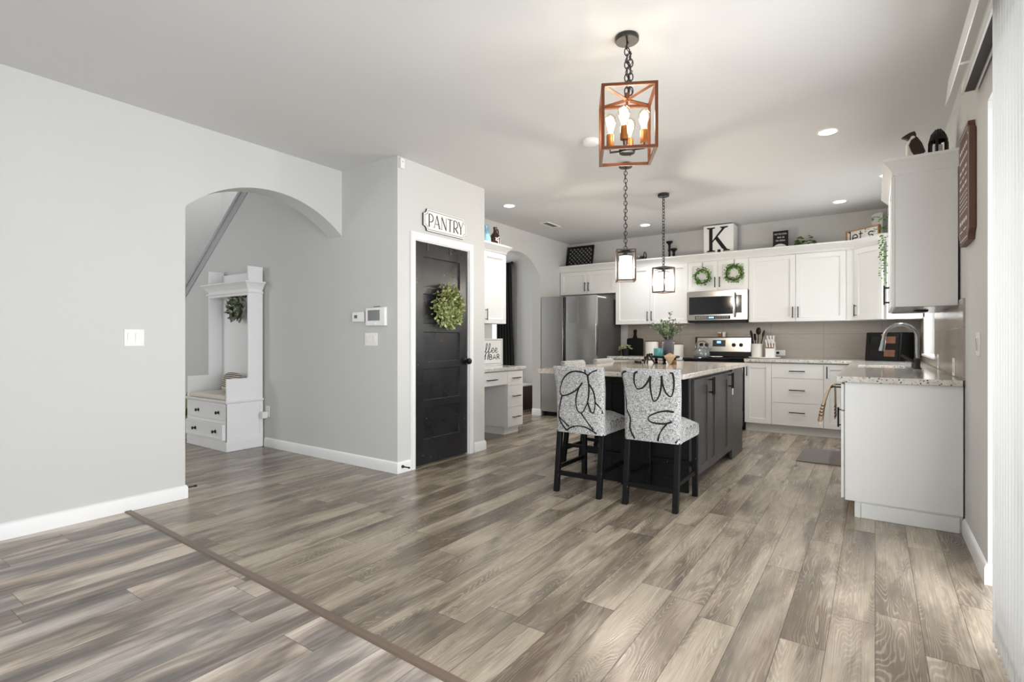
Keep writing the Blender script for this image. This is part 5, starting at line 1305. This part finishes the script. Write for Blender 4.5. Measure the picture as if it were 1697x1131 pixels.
# ================================================================== HALL
t = thing('hall_tree', 'white hall tree bench with two drawers and a crown shelf', 'hall tree', (-6.32, 2.75, 0))
w = .86; d = .385
MB().box(.012, .012, .09, w - .012, d, .50).build('carcass', M['trim'], t)
MB().box(-.006, -.006, 0, w + .006, d, .095).build('plinth', M['trim'], t, bevel=.004)
MB().sweep([(0, d), (0, 0), (w, 0), (w, d)], [(-.02, .488), (.0, .488), (.014, .503), (.018, .51), (.018, .525), (-.02, .525)]).build('seat_rim', M['trim'], t)
MB().box(.0, .0, .505, w, d, .524).build('seat', M['trim'], t)
ff = MB(); ff.plate([0, .03, w - .03, w], [.095, .115, .282, .315, .468, .49], [[0.0] * 3, [0, .01, 0], [0.0] * 3, [0, .01, 0], [0.0] * 3], FY, .014); ff.build('face_frame', M['trim'], t)
for i, (a, b, off) in enumerate(((.117, .28, -.03), (.317, .466, .004))):
    dm = MB(); dm.plate([.032, .055, w - .055, w - .032], [a, a + .022, b - .022, b], [[off] * 3, [off, off + .008, off], [off] * 3], FY, .05); o = dm.build('drawer', M['trim'], t)
    for x in (.235, .67):
        kb = MB(); X = Matrix.Translation((x, off + .008, (a + b) / 2)) @ Matrix.Rotation(R(90), 4, 'X')
        kb.lathe([(.001, 0), (.02, 0), (.018, .004), (.007, .008), (.007, .018), (.017, .026), (.016, .034), (.001, .036)], 16, X=X); kb.build('knob', M['black'], o)
sp_poly = [(.0, .50), (d, .50), (d, 1.94), (.225, 1.94), (.225, .757), (.215, .75), (0.0, .75)]
for (x0, x1) in ((0, .022), (w - .022, w)): MB().prism(sp_poly, lambda u, v, ww: (ww, u, v), x0, x1).build('side_panel', M['trim'], t, bevel=.002)
sd = MB(); sd.plate([.0, .045, d - .035, d], [.095, .14, .45, .495], [[w + .003] * 3, [w + .003, w - .006, w + .003], [w + .003] * 3], lambda u, v, ww: (ww, u, v), w - .013); sd.build('side_frame', M['trim'], t)
MB().box(.022, d - .018, .524, w - .022, d, 1.90).build('back_panel', M['trim'], t)
MB().box(.022, .222, 1.63, w - .022, .242, 1.78).build('header', M['trim'], t)
MB().box(.022, .225, 1.765, w - .022, d, 1.782).build('shelf', M['trim'], t)
CPH = [(0, 1.70), (.008, 1.702), (.02, 1.725), (.03, 1.735), (.045, 1.755), (.062, 1.765), (.062, 1.778), (0, 1.778)]
MB().sweep([(0, d), (0, .222), (w, .222), (w, d)], CPH).build('crown', M['trim'], t)
MB().sweep([(0, d), (0, .222), (w, .222), (w, d)], [(0, 1.655), (.014, 1.66), (.014, 1.672), (0, 1.676)]).build('bead_moulding', M['trim'], t)
for x in (.33, .50, .66):
    hk = MB(); hk.tube([(x, .243, 1.655), (x, .265, 1.65), (x, .285, 1.62), (x, .305, 1.62), (x, .315, 1.645)], .006, 8); hk.tube([(x, d - .018, 1.60), (x, d - .05, 1.585), (x, d - .06, 1.60)], .006, 8); hk.build('coat_hook', M['black'], t)
t = thing('seat_cushion', 'flat cream cushion on the hall tree seat', 'cushion', (-5.89, 2.755, .526))
cu = MB(); cu.box(-.39, 0, 0, .39, .355, .05); o = cu.build('cushion', M['cream'], None, bevel=.02, seg=4); o.location = (-5.89, 2.755, .526); bpy.data.objects.remove(t); tag(o, 'flat cream cushion on the hall tree seat', 'cushion')
def pillow_mesh(w, h, th):
    mb = MB(); n = 10; vs = []; fs = []
    for s in (1, -1):
        for j in range(n + 1):
            for i in range(n + 1):
                u, v = 2 * i / n - 1, 2 * j / n - 1; b = (1 - u ** 4) * (1 - v ** 4); k = 1 - .06 * (1 - abs(u * v))
                vs.append((u * w / 2 * (1 - .05 * v * v), s * th / 2 * b ** .6, v * h / 2 * (1 - .05 * u * u)))
    for s in range(2):
        o = s * (n + 1) ** 2
        fs += [(o + j * (n + 1) + i, o + j * (n + 1) + i + 1, o + (j + 1) * (n + 1) + i + 1, o + (j + 1) * (n + 1) + i) for j in range(n) for i in range(n)]
    mb.add(vs, fs); return mb
o = pillow_mesh(.36, .22, .12).build('throw_pillow', stripes('pillow_stripe', (212, 200, 186), (66, 58, 52), -.06, .20)); o.location = (-5.80, 2.975, .685); o.rotation_euler = (R(-12), R(0), R(-6)); tag(o, 'small striped lumbar pillow on the hall tree cushion', 'pillow')
wreath('wreath', 'olive leaf wreath hanging inside the hall tree', (-5.86, 3.085, 1.50), 0, .10, .045, 150, .075, .034, 'leaf_olive', 14, .06)
t = thing('hall_plant', 'dark spiky-leaved plant on the floor left of the hall tree', 'plant', (-6.71, 2.86, 0))
MB().lathe([(.001, 0), (.10, 0), (.13, .22), (.12, .22), (.11, .20), (.001, .20)], 20).build('pot', M['ceramic'], t)
lv = MB(); rnd = random.Random(6)
for k in range(22):
    a = rnd.uniform(0, 2 * math.pi); lv.leaf((.03 * math.cos(a), .03 * math.sin(a), .20), Vector((math.cos(a) * .6, math.sin(a) * .4, rnd.uniform(.5, 1.2))), Vector((-math.cos(a), -math.sin(a), .8)), rnd.uniform(.24, .38), .05)
lv.build('leaves', M['leaf_pothos'], t, weld=False, smooth=0)
t = thing('wall_outlet', 'white outlet with a plugged-in air freshener beside the hall tree', 'outlet', (-5.385, YH, .385))
MB().box(-.036, -.006, -.058, .036, 0, .058).build('plate', M['white'], t, bevel=.002); MB().box(-.055, -.065, -.075, .012, -.006, -.005).build('plug_in', M['white'], t, bevel=.008)

# ================================================================== DINING ROOM BEYOND THE KITCHEN ARCH
t = thing('curtain', 'dark grey curtain panel on a black rod through the kitchen archway', 'curtain', (-5.395, YB - .075, 0))
MB().tube([(-1.6, 0, 2.53), (.05, 0, 2.53)], .012, 10).build('rod', M['black'], t); MB().ball((.06, 0, 2.53), .028, 12, 8).build('finial', M['black'], t)
cb = MB(); n = 60; zz2 = [.03, .4, .9, 1.6, 2.2, 2.54]; vs = []
for j, z in enumerate(zz2):
    wd = .31 + .10 * (1 - z / 2.54)
    for i in range(n + 1): f = i / n; vs.append((-.28 + f * wd * 1.0 + .0, .035 * math.sin(f * 2 * math.pi * 6) - .0, z))
cb.add(vs, [(j * (n + 1) + i, j * (n + 1) + i + 1, (j + 1) * (n + 1) + i + 1, (j + 1) * (n + 1) + i) for j in range(len(zz2) - 1) for i in range(n)])
o = cb.build('panel', M['curtain'], t, smooth=60); o.modifiers.new('solid', 'SOLIDIFY').thickness = .004
cb = MB(); vs = []
for j, z in enumerate(zz2):
    for i in range(25): f = i / 24; vs.append((.01 + f * .10, .035 + .010 * math.sin(f * 2 * math.pi * 2), z))
cb.add(vs, [(j * 25 + i, j * 25 + i + 1, (j + 1) * 25 + i + 1, (j + 1) * 25 + i) for j in range(len(zz2) - 1) for i in range(24)])
o = cb.build('lining', M['sheer'], t, smooth=60); o.modifiers.new('solid', 'SOLIDIFY').thickness = .003
t = thing('low_bench', 'low dark wood chest with a pale top through the kitchen archway', 'chest', (-5.15, 7.25, 0))
MB().box(-.45, -.20, 0, .42, .22, .39).build('body', M['dkwood'], t, bevel=.004); MB().box(-.46, -.21, .39, .43, .23, .415).build('top', M['print'], t, bevel=.004)
